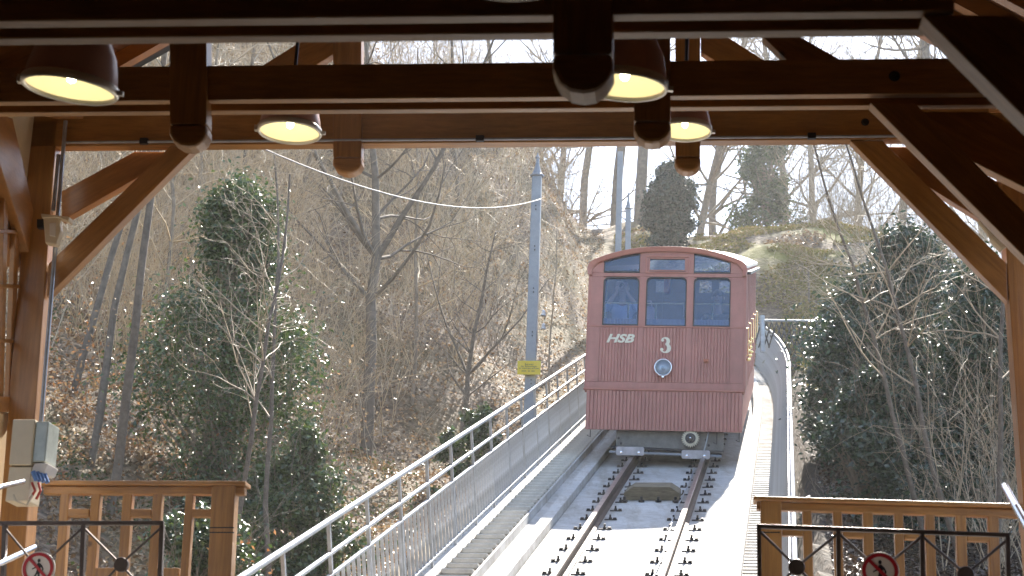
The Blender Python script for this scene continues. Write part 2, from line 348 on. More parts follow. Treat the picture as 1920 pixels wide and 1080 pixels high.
# ------------------------------------------------------------------ rails and fastenings
trk = thing('railway_track', 'pair of metre gauge steel rails bolted to the pale concrete bed', 'railway track', L(0, 0, -.16))
for sx in (-.53, .53):
    prof = [(-.055, -.155), (.055, -.155), (.055, -.143), (.012, -.125), (.012, -.045), (.033, -.035), (.033, -.004), (-.033, -.004), (-.033, -.035), (-.012, -.045), (-.012, -.125), (-.055, -.143)]
    mb = MB(); ss = [-24]+list(np.linspace(12, 30, 14)); v = [L(sx+a, s, b) for s in ss for a, b in prof]; n = len(prof)
    mb.add(v, [(i*n+k, i*n+(k+1) % n, (i+1)*n+(k+1) % n, (i+1)*n+k) for i in range(len(ss)-1) for k in range(n)]+[tuple(range(n-1, -1, -1))])
    r_ = mb.build('rail', 'rail', trk)
    mb = MB(); v = [L(sx+a, s, b) for s in ss for a, b in ((-.031, -.003), (.031, -.003), (.026, .001), (-.026, .001))]
    mb.add(v, [(i*4+k, i*4+(k+1) % 4, (i+1)*4+(k+1) % 4, (i+1)*4+k) for i in range(len(ss)-1) for k in range(4)]); mb.build('rail_head', 'rail_top', r_)
Rt = Matrix(np.column_stack([rt, t, up]).tolist()); e_t = Rt.to_euler()
mb = MB(); mb.bx(-.075, .075, -.025, .025, 0, .012); mb.lathe((.005, 0, .012), (0, 0, 1), [(0, 0), (.02, 0), (.02, .02), (.012, .021), (.012, .055), (0, .055)], 8); mb.bx(-.07, -.03, -.02, .02, .012, .03)
clip = None
for i in range(-3, 22):
    for sx in (-.53, .53):
        for sd_ in (-1, 1):
            p = L(sx+sd_*.15, i*.7+.2, -.158)-np.array(trk.location)
            if clip is None: clip = mb.build('rail_clip', 'dark', None); o = clip; o.parent = trk; ROOTOF[o.name] = trk.name
            else: o = inst(clip, 'rail_clip', (0, 0, 0), trk)
            o.location = p; o.rotation_euler = e_t
            if sd_ > 0: o.rotation_euler = (Rt @ Matrix.Rotation(math.pi, 3, 'Z')).to_euler()
# cable roller block between the rails
rb = thing('roller_block', 'low timber block with sloped ends between the rails', 'block', L(0, 6.2, -.16))
mb = MB(); pr = [(-.36, -.158), (.36, -.158), (.36, -.06), (.24, .02), (-.24, .02), (-.36, -.06)]
mb.prism([L(a, 6.0, b) for a, b in pr], t*.42); mb.build('block', mat('old_timber', (.16, .13, .08), .8, var=.4, scale=7, stretch=(1, 1, 6)), rb, bevel=.008)
for k in range(4):
    mb = MB(); mb.lathe(L(-.34+k*.22, 5.86, -.158), up, [(0, 0), (.04, 0), (.04, .03), (.018, .03), (.018, .07), (0, .07)], 8); mb.build('bolt', 'dark', rb)
cb = MB(); cb.tube([L(.40+.02*math.sin(s), s, -.12) for s in np.linspace(-8, 9, 30)], .009, 6); tag(cb.build('track_cable', 'galv'), 'thin grey cable lying along the inside of the right rail', 'cable')

# ------------------------------------------------------------------ fences beside the track
def fence(label, lat0, lat1, s0, s1, bar_h, hand, spacing, bars_d):
    root = thing('steel_fence', label, 'fence', L(lat0, 0, 0), group='galvanised fences along the track')
    def PT(s, hh): k = hh/1.1; return L(lat0+(lat1-lat0)*k, s, hh)
    ss = np.linspace(s0, s1, 60)
    for hh, r in hand:
        mb = MB(); mb.tube([PT(s, hh) for s in ss], r, 8); mb.build('handrail', 'galv', root, smooth=True)
    for hh in (bar_h, .05):
        mb = MB()
        for a, b in zip(ss[:-1], ss[1:]): mb.prism([PT(a, hh)-rt*.018, PT(a, hh)+rt*.018, PT(a, hh)+rt*.018+up*.02, PT(a, hh)-rt*.018+up*.02], PT(b, hh)-PT(a, hh))
        mb.build('bar_rail', 'galv', root)
    s = s0+.3
    while s < s1:
        mb = MB(); a, b = PT(s, -.25), PT(s, hand[0][0]); d = (b-a)/2; mb.box((a+b)/2, rt*.014, h*.022, d); mb.build('post', 'galv', root); s += 1.33
    src = None; s = s0+.1; base = np.array(root.location)
    nrm = (PT(0, 1)-PT(0, 0)); 
    while s < s1:
        p = PT(s, .0)
        if src is None:
            mb = MB(); mb.box(p+nrm*(bar_h/2+.02), rt*bars_d, h*.007, nrm*(bar_h/2)); src = mb.build('fence_bar', 'bar', root); s_0 = p
        else: inst(src, 'fence_bar', p-s_0, root, (0, 0, random.uniform(-.1, .1)) if False else None)
        s += spacing
    return root
fence('grey galvanised steel fence with handrail beside the concrete stair', -1.82, -1.86, -6.5, 29, .66, ((1.1, .026), (.84, .02)), .18, .014)
fence('grey steel bar fence curving along the outer edge of the ribbed walkway', 1.54, 1.86, -6.5, 31, .84, ((.92, .022),), .17, .03)

# ------------------------------------------------------------------ station hall
hall = thing('station_hall', 'open timber station hall with brown painted beams over the track', 'station', (0, 9, -1))
WOODS = {}
def wood_for(deg):
    k = int(round(deg/15.0)) % 12
    if k in WOODS: return WOODS[k]
    m = M['wood'].copy(); m.name = 'painted_wood_grain'; nt = m.node_tree; b = nt.nodes['Principled BSDF']
    for n in list(nt.nodes):
        if n.type not in ('BSDF_PRINCIPLED', 'OUTPUT_MATERIAL'): nt.nodes.remove(n)
    tc = nd(nt, 'ShaderNodeTexCoord'); m1 = nd(nt, 'ShaderNodeMapping'); m1.inputs['Rotation'].default_value = (0, math.radians(k*15), 0); m2 = nd(nt, 'ShaderNodeMapping'); m2.inputs['Scale'].default_value = (.9, 16, 16)
    nt.links.new(tc.outputs['Object'], m1.inputs[0]); nt.links.new(m1.outputs[0], m2.inputs[0])
    n1 = nd(nt, 'ShaderNodeTexNoise'); n1.inputs['Scale'].default_value = 2.2; n1.inputs['Detail'].default_value = 7; n1.inputs['Roughness'].default_value = .7; nt.links.new(m2.outputs[0], n1.inputs[0])
    n2 = nd(nt, 'ShaderNodeTexNoise'); n2.inputs['Scale'].default_value = 1.7; n2.inputs['Detail'].default_value = 6; nt.links.new(m1.outputs[0], n2.inputs[0])
    r1 = nd(nt, 'ShaderNodeValToRGB'); nt.links.new(n1.outputs[0], r1.inputs[0]); E_ = r1.color_ramp.elements
    E_[0].position = .30; E_[0].color = (.28, .12, .026, 1); E_[1].position = .62; E_[1].color = (.47, .225, .055, 1)
    r2 = nd(nt, 'ShaderNodeValToRGB'); nt.links.new(n2.outputs[0], r2.inputs[0]); r2.color_ramp.elements[0].position = .3; r2.color_ramp.elements[0].color = (.74, .72, .7, 1); r2.color_ramp.elements[1].position = .6; r2.color_ramp.elements[1].color = (1, 1, 1, 1)
    mx = nd(nt, 'ShaderNodeMixRGB', blend_type='MULTIPLY'); mx.inputs[0].default_value = 1; nt.links.new(r1.outputs[0], mx.inputs[1]); nt.links.new(r2.outputs[0], mx.inputs[2])
    v = nd(nt, 'ShaderNodeTexVoronoi'); v.inputs['Scale'].default_value = 2.1; nt.links.new(m1.outputs[0], v.inputs[0]); kr = nd(nt, 'ShaderNodeValToRGB'); nt.links.new(v.outputs['Distance'], kr.inputs[0])
    kr.color_ramp.elements[0].position = .03; kr.color_ramp.elements[0].color = (.3, .25, .22, 1); kr.color_ramp.elements[1].position = .06; kr.color_ramp.elements[1].color = (1, 1, 1, 1)
    mk = nd(nt, 'ShaderNodeMixRGB', blend_type='MULTIPLY'); mk.inputs[0].default_value = 1; nt.links.new(mx.outputs[0], mk.inputs[1]); nt.links.new(kr.outputs[0], mk.inputs[2]); nt.links.new(mk.outputs[0], b.inputs['Base Color'])
    rr = nd(nt, 'ShaderNodeMapRange'); nt.links.new(n2.outputs[0], rr.inputs[0]); rr.inputs[3].default_value = .28; rr.inputs[4].default_value = .55; nt.links.new(rr.outputs[0], b.inputs['Roughness'])
    bp = nd(nt, 'ShaderNodeBump'); bp.inputs['Strength'].default_value = .35; bp.inputs['Distance'].default_value = .008; nt.links.new(n1.outputs[0], bp.inputs['Height']); nt.links.new(bp.outputs[0], b.inputs['Normal'])
    WOODS[k] = m; return m
def timber(name, px, D, thick, off=0.0, parent=hall, m='wood', bevel=.006):
    if m == 'wood':
        e = max(((px[i][0]-px[i-1][0], px[i][1]-px[i-1][1]) for i in range(len(px))), key=lambda q: q[0]**2+q[1]**2); m = wood_for(math.degrees(math.atan2(-e[1], e[0])))
    mb = MB(); mb.prism([FP(x, y, D)+A*off for x, y in px], A*thick); return mb.build(name, m, parent, bevel=bevel)
def bolt(px, py, D, parent):
    mb = MB(); mb.lathe(FP(px, py, D), -A, [(0, .012), (.018, .012), (.022, .003), (.03, .002), (.03, 0)], 10); mb.build('bolt', 'bolt', parent)
def pendant(x0, x1, yb, yg, yt, D, th):
    wd = x1-x0; c = (x0+x1)/2
    p = timber('pendant_post', [(x0+1, yt), (x1-1, yt), (x1-1, yg), (x0+1, yg)], D, th, -.035)
    k = yb-yg
    timber('pendant_boss', [(x0, yg+1), (x1, yg+1), (x1, yg+k*.42), (x1-wd*.10, yg+k*.74), (x1-wd*.30, yg+k*.95), (c, yb), (x0+wd*.30, yg+k*.95), (x0+wd*.10, yg+k*.74), (x0, yg+k*.42)], D, th+.01, -.04, parent=p, bevel=.02)
# near frame
for off in (0, .142): tb = timber('tie_beam', [(-300, 43), (1790, 19), (1790, -125), (-300, -95)], 5.5, .063, off)
pendant(1037, 1150, 180, 107, -260, 5.5, .13)
timber('brace', [(1730, 22), (1905, 22), (2300, 400), (2300, 590)], 5.5, .12, .02)
# middle frame
for off in (0, .157):
    tb = timber('tie_beam', [(-320, 194), (1900, 174), (1900, 107), (-320, 130)], 8.9, .062, off)
    if off == 0: bolt(350, 156, 8.9, tb); bolt(1677, 143, 8.9, tb)
pendant(320, 391, 280, 237, -60, 8.9, .12); pendant(1188, 1258, 272, 231, -60, 8.9, .12)
timber('brace', [(1632, 188), (1716, 188), (2100, 570), (2100, 655)], 8.9, .10, .03)
timber('brace', [(1660, 188), (1860, 186), (2150, 340), (2150, 440), (1690, 212)], 8.9, .09, .16)
timber('strut', [(1430, 60), (1500, 60), (1620, 128), (1500, 128)], 8.9, .09, .05); timber('strut', [(60, 60), (150, 60), (30, 128), (-70, 128)], 8.9, .09, .05)
timber('post', [(2060, 160), (2130, 160), (2200, 1400), (2130, 1400)], 8.9, .2); timber('post', [(-420, 160), (-350, 160), (-450, 1400), (-520, 1400)], 8.9, .2)
# end frame
tb = timber('tie_beam', [(40, 275), (1990, 258), (1990, 180), (40, 197)], 12.5, .11)
bolt(645, 239, 12.5, tb); bolt(1622, 229, 12.5, tb)
pendant(625, 680, 328, 297, 20, 12.5, .12); pendant(1265, 1314, 325, 296, 20, 12.5, .12)
timber('brace', [(90, 494), (318, 274), (368, 274), (87, 557)], 12.5, .10, .005)
timber('brace', [(105, 348), (243, 273), (337, 273), (105, 404)], 12.5, .09, .125)
timber('brace', [(1594, 263), (1655, 263), (1888, 494), (1890, 565)], 12.5, .10, .005)
timber('brace', [(1625, 263), (1760, 263), (1895, 340), (1895, 432), (1690, 306)], 12.5, .09, .125)
timber('strut', [(330, 223), (430, 223), (626, 100), (626, 38)], 12.5, .10, .005); timber('strut', [(1590, 212), (1490, 214), (1314, 96), (1314, 36)], 12.5, .10, .005)
timber('post', [(108, 224), (58, 224), (-12, 1120), (40, 1120)], 12.5, .2); timber('post', [(1872, 258), (1928, 258), (1975, 1120), (1931, 1120)], 12.5, .2)
# conduit along the end beam
mb = MB(); mb.tube([FP(125, 267, 12.47), FP(1690, 255, 12.47)], .011, 8); cdt = mb.build('conduit', 'galv', hall)
for x in (270, 900, 1522):
    mb = MB(); c = FP(x, 266-(x-125)*.0077, 12.47); mb.box(c, T*.03, A*.018, Z*.022); mb.build('conduit_clip', 'dark', cdt)
for x0, y0, x1, y1 in ((123, 227, 76, 800), (110, 290, 100, 395)):
    mb = MB(); mb.tube([FP(x0, y0, 12.44), FP(x1, y1, 12.44)], .016, 8); mb.build('conduit', 'galv', hall)

# roof of the hall: two pitched planes of boards on rafters, climbing with the track
lat_c = (T @ FP(985, 260, 12.5)); zc = FP(985, 215, 12.5)[2]; 
ax_s = A*1.0+Z*.325
def RP(lat, a, dz): return T*lat+A*a+Z*(zc+(a-12.5)*.325+dz)
HW = 4.1; RISE = .62
for sgn in (-1, 1):
    nb = 26
    for i in range(nb):                                   # boards run up the slope of the track
        l0, l1 = HW*i/nb+.004, HW*(i+1)/nb-.004
        mb = MB(); e0, e1 = .12+(HW-l0)*RISE, .12+(HW-l1)*RISE
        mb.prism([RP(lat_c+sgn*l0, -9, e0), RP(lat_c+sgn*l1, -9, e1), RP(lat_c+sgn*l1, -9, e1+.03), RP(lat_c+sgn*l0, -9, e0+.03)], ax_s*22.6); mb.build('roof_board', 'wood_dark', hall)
    mb = MB(); mb.prism([RP(lat_c-sgn*.15, -9, .2+HW*RISE), RP(lat_c+sgn*(HW+.4), -9, -.1), RP(lat_c+sgn*(HW+.4), -9, 0.0), RP(lat_c-sgn*.15, -9, .3+HW*RISE)], ax_s*22.8); mb.build('roof_covering', 'dark', hall)
    for a in np.arange(-8.3, 13.4, .85):
        mb = MB(); mb.prism([RP(lat_c+sgn*.04, a, .115+HW*RISE), RP(lat_c+sgn*(HW+.3), a, .115-.3*RISE), RP(lat_c+sgn*(HW+.3), a, -.03-.3*RISE), RP(lat_c+sgn*.04, a, -.03+HW*RISE)], A*.09); mb.build('rafter', 'wood', hall)
    mb = MB(); mb.prism([RP(lat_c+sgn*3.35, -9, -.02), RP(lat_c+sgn*3.55, -9, -.02), RP(lat_c+sgn*3.55, -9, .2), RP(lat_c+sgn*3.35, -9, .2)], ax_s*21.4); mb.build('purlin', 'wood', hall, bevel=.006)
# platforms, rear wall and side walls of the hall
def plat(l0, l1, name):
    for k in range(30):
        a0 = -9+k*.72
        z1 = RP(0, a0, 0)[2]-3.62
        mb = MB(); mb.prism([T*l0+A*a0+Z*(z1-1.4), T*l1+A*a0+Z*(z1-1.4), T*l1+A*a0+Z*z1, T*l0+A*a0+Z*z1], A*.72); o = mb.build('platform_step', 'concrete' if a0 > 8.6 else 'dim_floor', PLT)
PLT = tag(bpy.data.objects.new('platform', None), kind='structure'); COL.objects.link(PLT); ROOT[PLT.name] = np.eye(4); ROOTOF[PLT.name] = PLT.name
s_left = T @ FP(45, 600, 12.5); s_right = T @ FP(1905, 600, 12.5)
plat(s_left-.3, s_left+1.75, 'platform'); plat(s_right-2.3, s_right+.3, 'platform')
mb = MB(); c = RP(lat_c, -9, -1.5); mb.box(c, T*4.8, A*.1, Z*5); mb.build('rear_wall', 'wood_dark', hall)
mb = MB()
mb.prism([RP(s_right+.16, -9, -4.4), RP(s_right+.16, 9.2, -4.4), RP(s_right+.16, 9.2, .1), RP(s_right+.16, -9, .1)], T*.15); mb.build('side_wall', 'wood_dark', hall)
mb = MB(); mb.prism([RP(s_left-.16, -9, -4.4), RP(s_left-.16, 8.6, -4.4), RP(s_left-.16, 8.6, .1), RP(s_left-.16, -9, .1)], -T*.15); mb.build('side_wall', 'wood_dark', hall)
def WPt(px, py, lat): q_ = ray(px, py); return q_*(lat/(q_ @ T))
def wall_timber(name, px, lat, thick, m='wood', parent=hall):
    mb = MB(); mb.prism([WPt(x, y, lat) for x, y in px], -T*thick); return mb.build(name, m, parent, bevel=.005)
# left bay: lattice window, sill, plaster, longitudinal braces
wall_timber('plaster_panel', [(22, 208), (112, 214), (104, 300), (82, 400), (60, 388)], s_left-.10, .1, 'plaster')
wall_timber('brace', [(-75, 80), (4, 215), (24, 222), (79, 462), (72, 482), (56, 478)], s_left-.02, .08)
wall_timber('brace', [(-60, 260), (-10, 330), (20, 300), (62, 470), (52, 505), (30, 500)], s_left-.11, .08)
wf = wall_timber('window_frame', [(-130, 745), (48, 742), (44, 772), (-130, 778)], s_left-.04, .16)
for x0, y0, x1, y1 in ((13, 350, 3, 750), (34, 420, 21, 745), (-20, 300, -34, 760), (-60, 280, -76, 765)): wall_timber('window_bar', [(x0-4, y0), (x0+4, y0), (x1+4, y1), (x1-4, y1)], s_left-.07, .04, parent=wf)
for y0 in (436, 538, 641): wall_timber('cross_bar', [(-120, y0-12), (50, y0-4), (50, y0+3), (-120, y0-4)], s_left-.06, .03, parent=wf)
wall_timber('lower_wall', [(-130, 780), (44, 773), (8, 1120), (-150, 1140)], s_left-.08, .1, 'plaster')
# right bay lattice
def right_wall(name, px, lat, th, m='wood', parent=hall):
    mb = MB(); mb.prism([WPt(x, y, lat) for x, y in px], T*th); return mb.build(name, m, parent, bevel=.004)
for x in (1905, 1925, 1950, 1980, 2015): right_wall('window_bar', [(x, 300), (x+7, 300), (x+12, 1000), (x+5, 1000)], s_right+.12, .04)
right_wall('purlin_plate', [(1880, 300), (2060, 255), (2060, 300), (1880, 335)], s_right+.08, .1)
right_wall('lower_wall', [(1915, 960), (2100, 1010), (2110, 1250), (1922, 1140)], s_right+.14, .1, 'plaster')

# ------------------------------------------------------------------ hanging lamps
def lamp(cx, cy, D, wpx, label, tilt, nod=0):
    c = FP(cx, cy, D); R = wpx/FPX*(c @ F)
    root = thing('pendant_lamp', label, 'lamp', c, M4=Matrix.Translation(Vector(c)) @ Matrix.Rotation(tilt, 4, Vector(A)) @ Matrix.Rotation(math.radians(nod), 4, Vector(T)), group='hanging lamps in the hall')
    mb = MB(); mb.lathe((0, 0, 0), (0, 0, 1), [(R*.97, .005), (R*.98, .03), (R*.95, R*.35), (R*.86, R*.75), (R*.66, R*1.15), (R*.42, R*1.4), (R*.3, R*1.46), (R*.3, R*1.9), (R*.1, R*1.95), (0, R*1.95)], 40); mb.build('lamp_shade', 'shade', root, world=False, smooth=True)
    mb = MB(); mb.lathe((0, 0, 0), (0, 0, 1), [(R*.93, .0), (R*.95, -.012), (R*1.0, -.014), (R*1.03, -.004), (R*1.03, .02), (R*.985, .028)], 40); rim = mb.build('rim', 'rim', root, world=False, smooth=True)
    mb = MB(); mb.bx(R*1.0, R*1.14, -.012, .012, -.008, .012); mb.build('hinge', 'rim', rim, world=False)
    mb = MB(); mb.bx(-R*1.12, -R*1.0, -.02, .02, -.004, .03); mb.build('latch', 'rim', rim, world=False)
    mb = MB(); mb.lathe((0, 0, 0), (0, 0, 1), [(R*.94, .004), (R*.9, .05), (R*.7, R*.6), (R*.35, R*.95), (0, R*1.0)], 32); mb.build('reflector', 'glow', root, world=False, smooth=True)
    mb = MB(); mb.lathe((0, 0, R*.10), (0, 0, 1), [(0, 0), (R*.09, R*.05), (R*.12, R*.18), (R*.08, R*.36), (0, R*.45)], 12); mb.build('bulb', 'bulb', root, world=False, smooth=True)
    mb = MB(); mb.tube([(0, 0, R*1.9), (0, 0, R*1.9+.9)], .012, 8); mb.build('stem', 'dark', root, world=False)
lamp(131, 165, 7.2, 89, 'maroon dome lamp glowing yellow at the upper left corner', math.radians(6), 5)
lamp(1170, 160, 7.2, 81, 'maroon dome lamp half hidden behind the big near pendant post', math.radians(4), 4)
lamp(543, 247, 10.7, 59, 'smaller far lamp glowing below the left middle beam', math.radians(1))
lamp(1284, 245, 10.7, 50, 'small far lamp half hidden by the right middle pendant post', math.radians(1))
lamp(952, -62, 4.2, 128, 'nearest lamp whose lower rim just shows at the top edge', 0)

# ------------------------------------------------------------------ balustrades, gates and signs at the end of the platforms
def baluster_side(label, D, cap, posts, bars, tall, short, rail_y, bottom):
    root = thing('wooden_balustrade', label, 'balustrade', FP((cap[0][0]+cap[1][0])/2, 1100, D), group='balustrades across the platform ends')
    (xa, ya), (xb, yb) = cap; yl = lambda x: ya+(yb-ya)*(x-xa)/(xb-xa)
    timber('cap', [(xa, ya), (xb, yb), (xb, yb+8), (xa, ya+8)], D, .17, -.03, root)
    timber('top_rail', [(xa+6, ya+9), (xb-4, yb+9), (xb-4, yb+rail_y), (xa+6, ya+rail_y)], D, .07, .01, root)
    for (x0, x1) in posts:
        pp = timber('newel_post', [(x0, yl(x0)+8), (x1, yl(x1)+8), (x1-12 if x1 < 960 else x1+3, 1160), (x0-12 if x0 < 960 else x0+3, 1160)], D, .12, -.015, root)
        for yy in (989, 998): timber('groove', [(x0-4, yy), (x1-3, yy), (x1-3, yy+2), (x0-4, yy+2)], D, .02, -.017, pp, 'gasket', 0)
    for (x0, x1) in bars:
        d = -16 if x0 < 960 else 6
        timber('baluster', [(x0, yl(x0)+rail_y-2), (x1, yl(x1)+rail_y-2), (x1+d, 1160), (x0+d, 1160)], D, .07, .012, root)
    for (x0, x1) in short:
        mid = 44+7+(5 if x0 > 960 else 0); d = -4 if x0 < 960 else 2
        timber('middle_rail', [(x0+d, yl(x0)+mid), (x1+d, yl(x1)+mid), (x1+d, yl(x1)+mid+15), (x0+d, yl(x0)+mid+15)], D, .066, .014, root)
    for (x0, x1) in tall: timber('bottom_rail', [(x0-13 if x0 < 960 else x0+4, bottom), (x1-13 if x0 < 960 else x1+4, bottom), (x1-14 if x0 < 960 else x1+5, 1160), (x0-14 if x0 < 960 else x0+5, 1160)], D, .066, .014, root)
baluster_side('brown wooden balustrade below the cream switch box on the left', 12.3, ((74, 902), (462, 903)), [(398, 442)], [(112, 129), (170, 187), (229, 247), (286, 303), (347, 362)], [(187, 229), (303, 347)], [(129, 170), (247, 286), (362, 398)], 24, 1064)
baluster_side('brown wooden balustrade beside the ribbed walkway on the right', 12.1, ((1413, 931), (1925, 946)), [(1426, 1465)], [(1505, 1522), (1562, 1579), (1618, 1637), (1677, 1694), (1735, 1753), (1793, 1812), (1853, 1873)], [], [(1465, 1505), (1579, 1618), (1694, 1735), (1812, 1853)], 24, 1100)
def gate(label, D, top, verts, discs):
    root = thing('platform_gate', label, 'gate', FP((top[0][0]+top[1][0])/2, 1150, D), group='low steel platform gates')
    (xa, ya), (xb, yb) = top; yl = lambda x: ya+(yb-ya)*(x-xa)/(xb-xa)
    mb = MB(); mb.prism([FP(xa, ya-4, D), FP(xb, yb-4, D), FP(xb, yb+4, D), FP(xa, ya+4, D)], A*.03); mb.build('top_bar', 'gate', root, bevel=.003)
    ln = lambda x: (x-10 if x < 400 else x+3)
    for x in verts: timber('upright', [(x-4, yl(x)+4), (x+4, yl(x)+4), (ln(x)+4, 1240), (ln(x)-4, 1240)], D, .04, -.004, root, 'gate', .002)
    for (x0, x1, cx, cy) in discs:
        for (x, y) in ((x0, yl(x0)+8), (x1, yl(x1)+8), (x0-4, 2*cy-yl(x0)), (x1-4, 2*cy-yl(x1))):
            mb = MB(); mb.tube([FP(x, y, D+.012), FP(cx, cy, D+.012)], .008, 6); mb.build('diagonal_rod', 'gate', root)
        mb = MB(); mb.lathe(FP(cx, cy, D-.006), A, [(0, 0), (.042, 0), (.046, .006), (.046, .034), (0, .034)], 20); mb.build('centre_disc', 'gate', root)
gate('dark steel gate with crossed rods in front of the left balustrade', 10.9, ((-160, 981), (306, 980)), (8, 156, 303, -140), ((8, 156, 72, 1066), (156, 303, 226, 1058)))
gate('dark steel gate with crossed rods in front of the right balustrade', 9.9, ((1419, 986), (1894, 1003)), (1423, 1572, 1729, 1890), ((1423, 1572, 1494, 1063), (1572, 1729, 1650, 1070), (1729, 1890, 1811, 1077)))
def no_entry(label, cx, cy, rpx, D):
    c = FP(cx, cy, D); R = rpx/FPX*(c @ F); root = thing('prohibition_sign', label, 'sign', c, group='round no pedestrians signs')
    P3 = lambda x, z, y: c+T*x*R+Z*z*R-A*y
    mb = MB(); mb.lathe(c-A*.004, A, [(0, 0), (R*.985, 0), (R, .002), (R, .012), (0, .012)], 40); mb.build('plate', 'white', root)
    def ring(r0, r1, y, name, m):
        mb = MB(); n = 48; v = []; f = []
        for k in range(n):
            a_ = 2*math.pi*k/n
            for r_, d in ((r0, y), (r1, y), (r1, y-.003), (r0, y-.003)): v.append(P3(r_*math.cos(a_), r_*math.sin(a_), d))
        for k in range(n):
            for j in range(4): f.append((k*4+j, k*4+(j+1) % 4, ((k+1) % n)*4+(j+1) % 4, ((k+1) % n)*4+j))
        mb.add(v, f); return mb.build(name, m, root)
    def flat(pts, y, name, m): mb = MB(); mb.prism([P3(a_, b_, y) for a_, b_ in pts], A*.0015); return mb.build(name, m, root)
    k = [(.02, .34), (.10, .30), (.24, .16), (.33, -.02), (.31, -.14), (.24, -.13), (.24, 0), (.15, .10), (.13, -.16), (.12, -.34), (.16, -.52), (.18, -.72), (.08, -.74), (.04, -.5), (0, -.30), (-.10, -.46), (-.22, -.60), (-.36, -.68), (-.34, -.58), (-.22, -.48), (-.10, -.24), (-.06, .02), (-.10, .04), (-.36, -.08), (-.36, -.01), (-.12, .12), (-.08, .26), (-.04, .33)]
    flat(k, .0062, 'walking_figure', 'black')
    mb = MB(); n = 16; mb.prism([P3(.01+.09*math.cos(2*math.pi*i/n), .46+.11*math.sin(2*math.pi*i/n), .0062) for i in range(n)], A*.0015); mb.build('figure_head', 'black', root)
    flat([(-.62, .50), (-.50, .62), (.62, -.50), (.50, -.62)], .0085, 'slash', 'signred'); ring(.74, .92, .0105, 'red_ring', 'signred')
no_entry('round red ringed no walking sign on the left steel gate', 72, 1066, 32, 10.83)
no_entry('round red ringed no walking sign on the right steel gate', 1650, 1071, 36, 9.82)
for lab, pts, D0, D1, r in (('short bright steel handrail end by the right post', [(1884, 912), (1906, 952), (1960, 1050)], 10.6, 9.4, .022), ('bright steel handrail end beside the cream switch box', [(-60, 938), (0, 913), (43, 903)], 10.4, 11.3, .018), ('lower bright steel handrail end behind the left sign', [(-40, 1076), (12, 1050), (64, 1026)], 10.6, 11.2, .02)):
    mb = MB(); mb.tube([FP(x, y, D0+(D1-D0)*i/2) for i, (x, y) in enumerate(pts)], r, 12); tag(mb.build('handrail', 'steel', smooth=False), lab, 'handrail')
# switch box
e = thing('switch_box', 'cream switch box with clear cover and blue sockets on the left post', 'switch box', FP(50, 860, 11.6))
def ebox(x0, x1, y0, y1, D, th, name, m, parent, bv=.008): return timber(name, [(x0, y0), (x1, y0), (x1-8, y1), (x0-8, y1)], D, th, 0, parent, m, bv)
ebox(24, 66, 786, 872, 11.6, .26, 'body', 'cream_plastic', e); lowr = ebox(17, 60, 875, 940, 11.61, .22, 'lower_body', 'cream_plastic', e)
cv = mat('clear_cover', (.42, .45, .40), .15, var=.15, scale=12); ebox(67, 92, 790, 866, 11.62, .22, 'cover', cv, e); ebox(64, 90, 868, 886, 11.62, .22, 'cover_strip', 'white', e)
for k in range(4):
    mb = MB(); p0 = FP(62+k*7, 884+k*1.5, 11.58+k*.03); mb.tube([p0, p0+T*.03-Z*.06], .017, 8); mb.build('socket', 'blue_plastic', e)
cbl = MB(); cbl.tube([FP(62, 925, 11.55), FP(50, 948, 11.5), FP(30, 940, 11.5), FP(25, 928, 11.52)], .008, 6); cbl.build('cable', 'cream_plastic', e)
for k in range(2): cbl = MB(); cbl.tube([FP(60+k*12, 905, 11.56), FP(66+k*10, 920, 11.54), FP(56+k*12, 936, 11.55)], .009, 6); cbl.build('plug_lead', 'red_plastic', e)
# motion sensors
def sensor(label, px, D):
    root = thing('motion_sensor', label, 'sensor', FP(px[0], px[1], D)); x, y = px
    timber('housing', [(x-18, y-26), (x+10, y-28), (x+16, y+2), (x+8, y+30), (x-14, y+26)], D, .07, 0, root, 'cream_plastic', .012)
    timber('hood', [(x-20, y-28), (x+34, y-22), (x+32, y-14), (x+12, y-22), (x-18, y-20)], D, .10, -.02, root, 'cream_plastic', .004)
    timber('lens', [(x-5, y-12), (x+7, y-12), (x+6, y+14), (x-5, y+12)], D, .01, -.006, root, 'white', .004)
    timber('bracket', [(x-30, y-20), (x-18, y-20), (x-18, y-4), (x-30, y-4)], D, .05, .01, root, 'dark', .002)
sensor('cream motion sensor with hood on the left post', (98, 430), 12.3)
root = thing('motion_sensor', 'small cream motion sensor hanging under the right brace', 'sensor', FP(1872, 450, 12.2))
mb = MB(); mb.tube([FP(1836, 414, 12.2), FP(1852, 432, 12.2), FP(1862, 446, 12.2)], [.018, .026, .028], 10); mb.build('arm', 'cream_plastic', root)
mb = MB(); mb.tube([FP(1862, 446, 12.19), FP(1882, 466, 12.19)], [.036, .042], 12); mb.build('housing', 'cream_plastic', root)

# ------------------------------------------------------------------ funicular car
CS = .318; CX0 = -.085; S0 = 9.2; ro = math.radians(1.2)
ya = math.radians(.3); hc = h*math.cos(ya)-rt*math.sin(ya); rc = rt*math.cos(ya)+h*math.sin(ya)
cxv = rc*math.cos(ro)-Z*math.sin(ro); czv = Z*math.cos(ro)+rc*math.sin(ro); CO = O+t*S0
CM = Matrix(np.vstack([np.column_stack([cxv, hc, czv, CO]), [0, 0, 0, 1]]).tolist())
car = thing('funicular_car', 'brick red wooden funicular car numbered 3 descending the track', 'funicular car', M4=CM)
LEN = 9.0
def cb_(name, x0, x1, y0, y1, z0, z1, m, parent=car, bevel=.006):   # upright box in car space (front at y = 0, front face towards -y)
    mb = MB(); mb.bx(x0, x1, y0, y1, z0, z1); return mb.build(name, m, parent, world=False, bevel=bevel)
XL, XR = -1.265, 1.095; XC = (XL+XR)/2
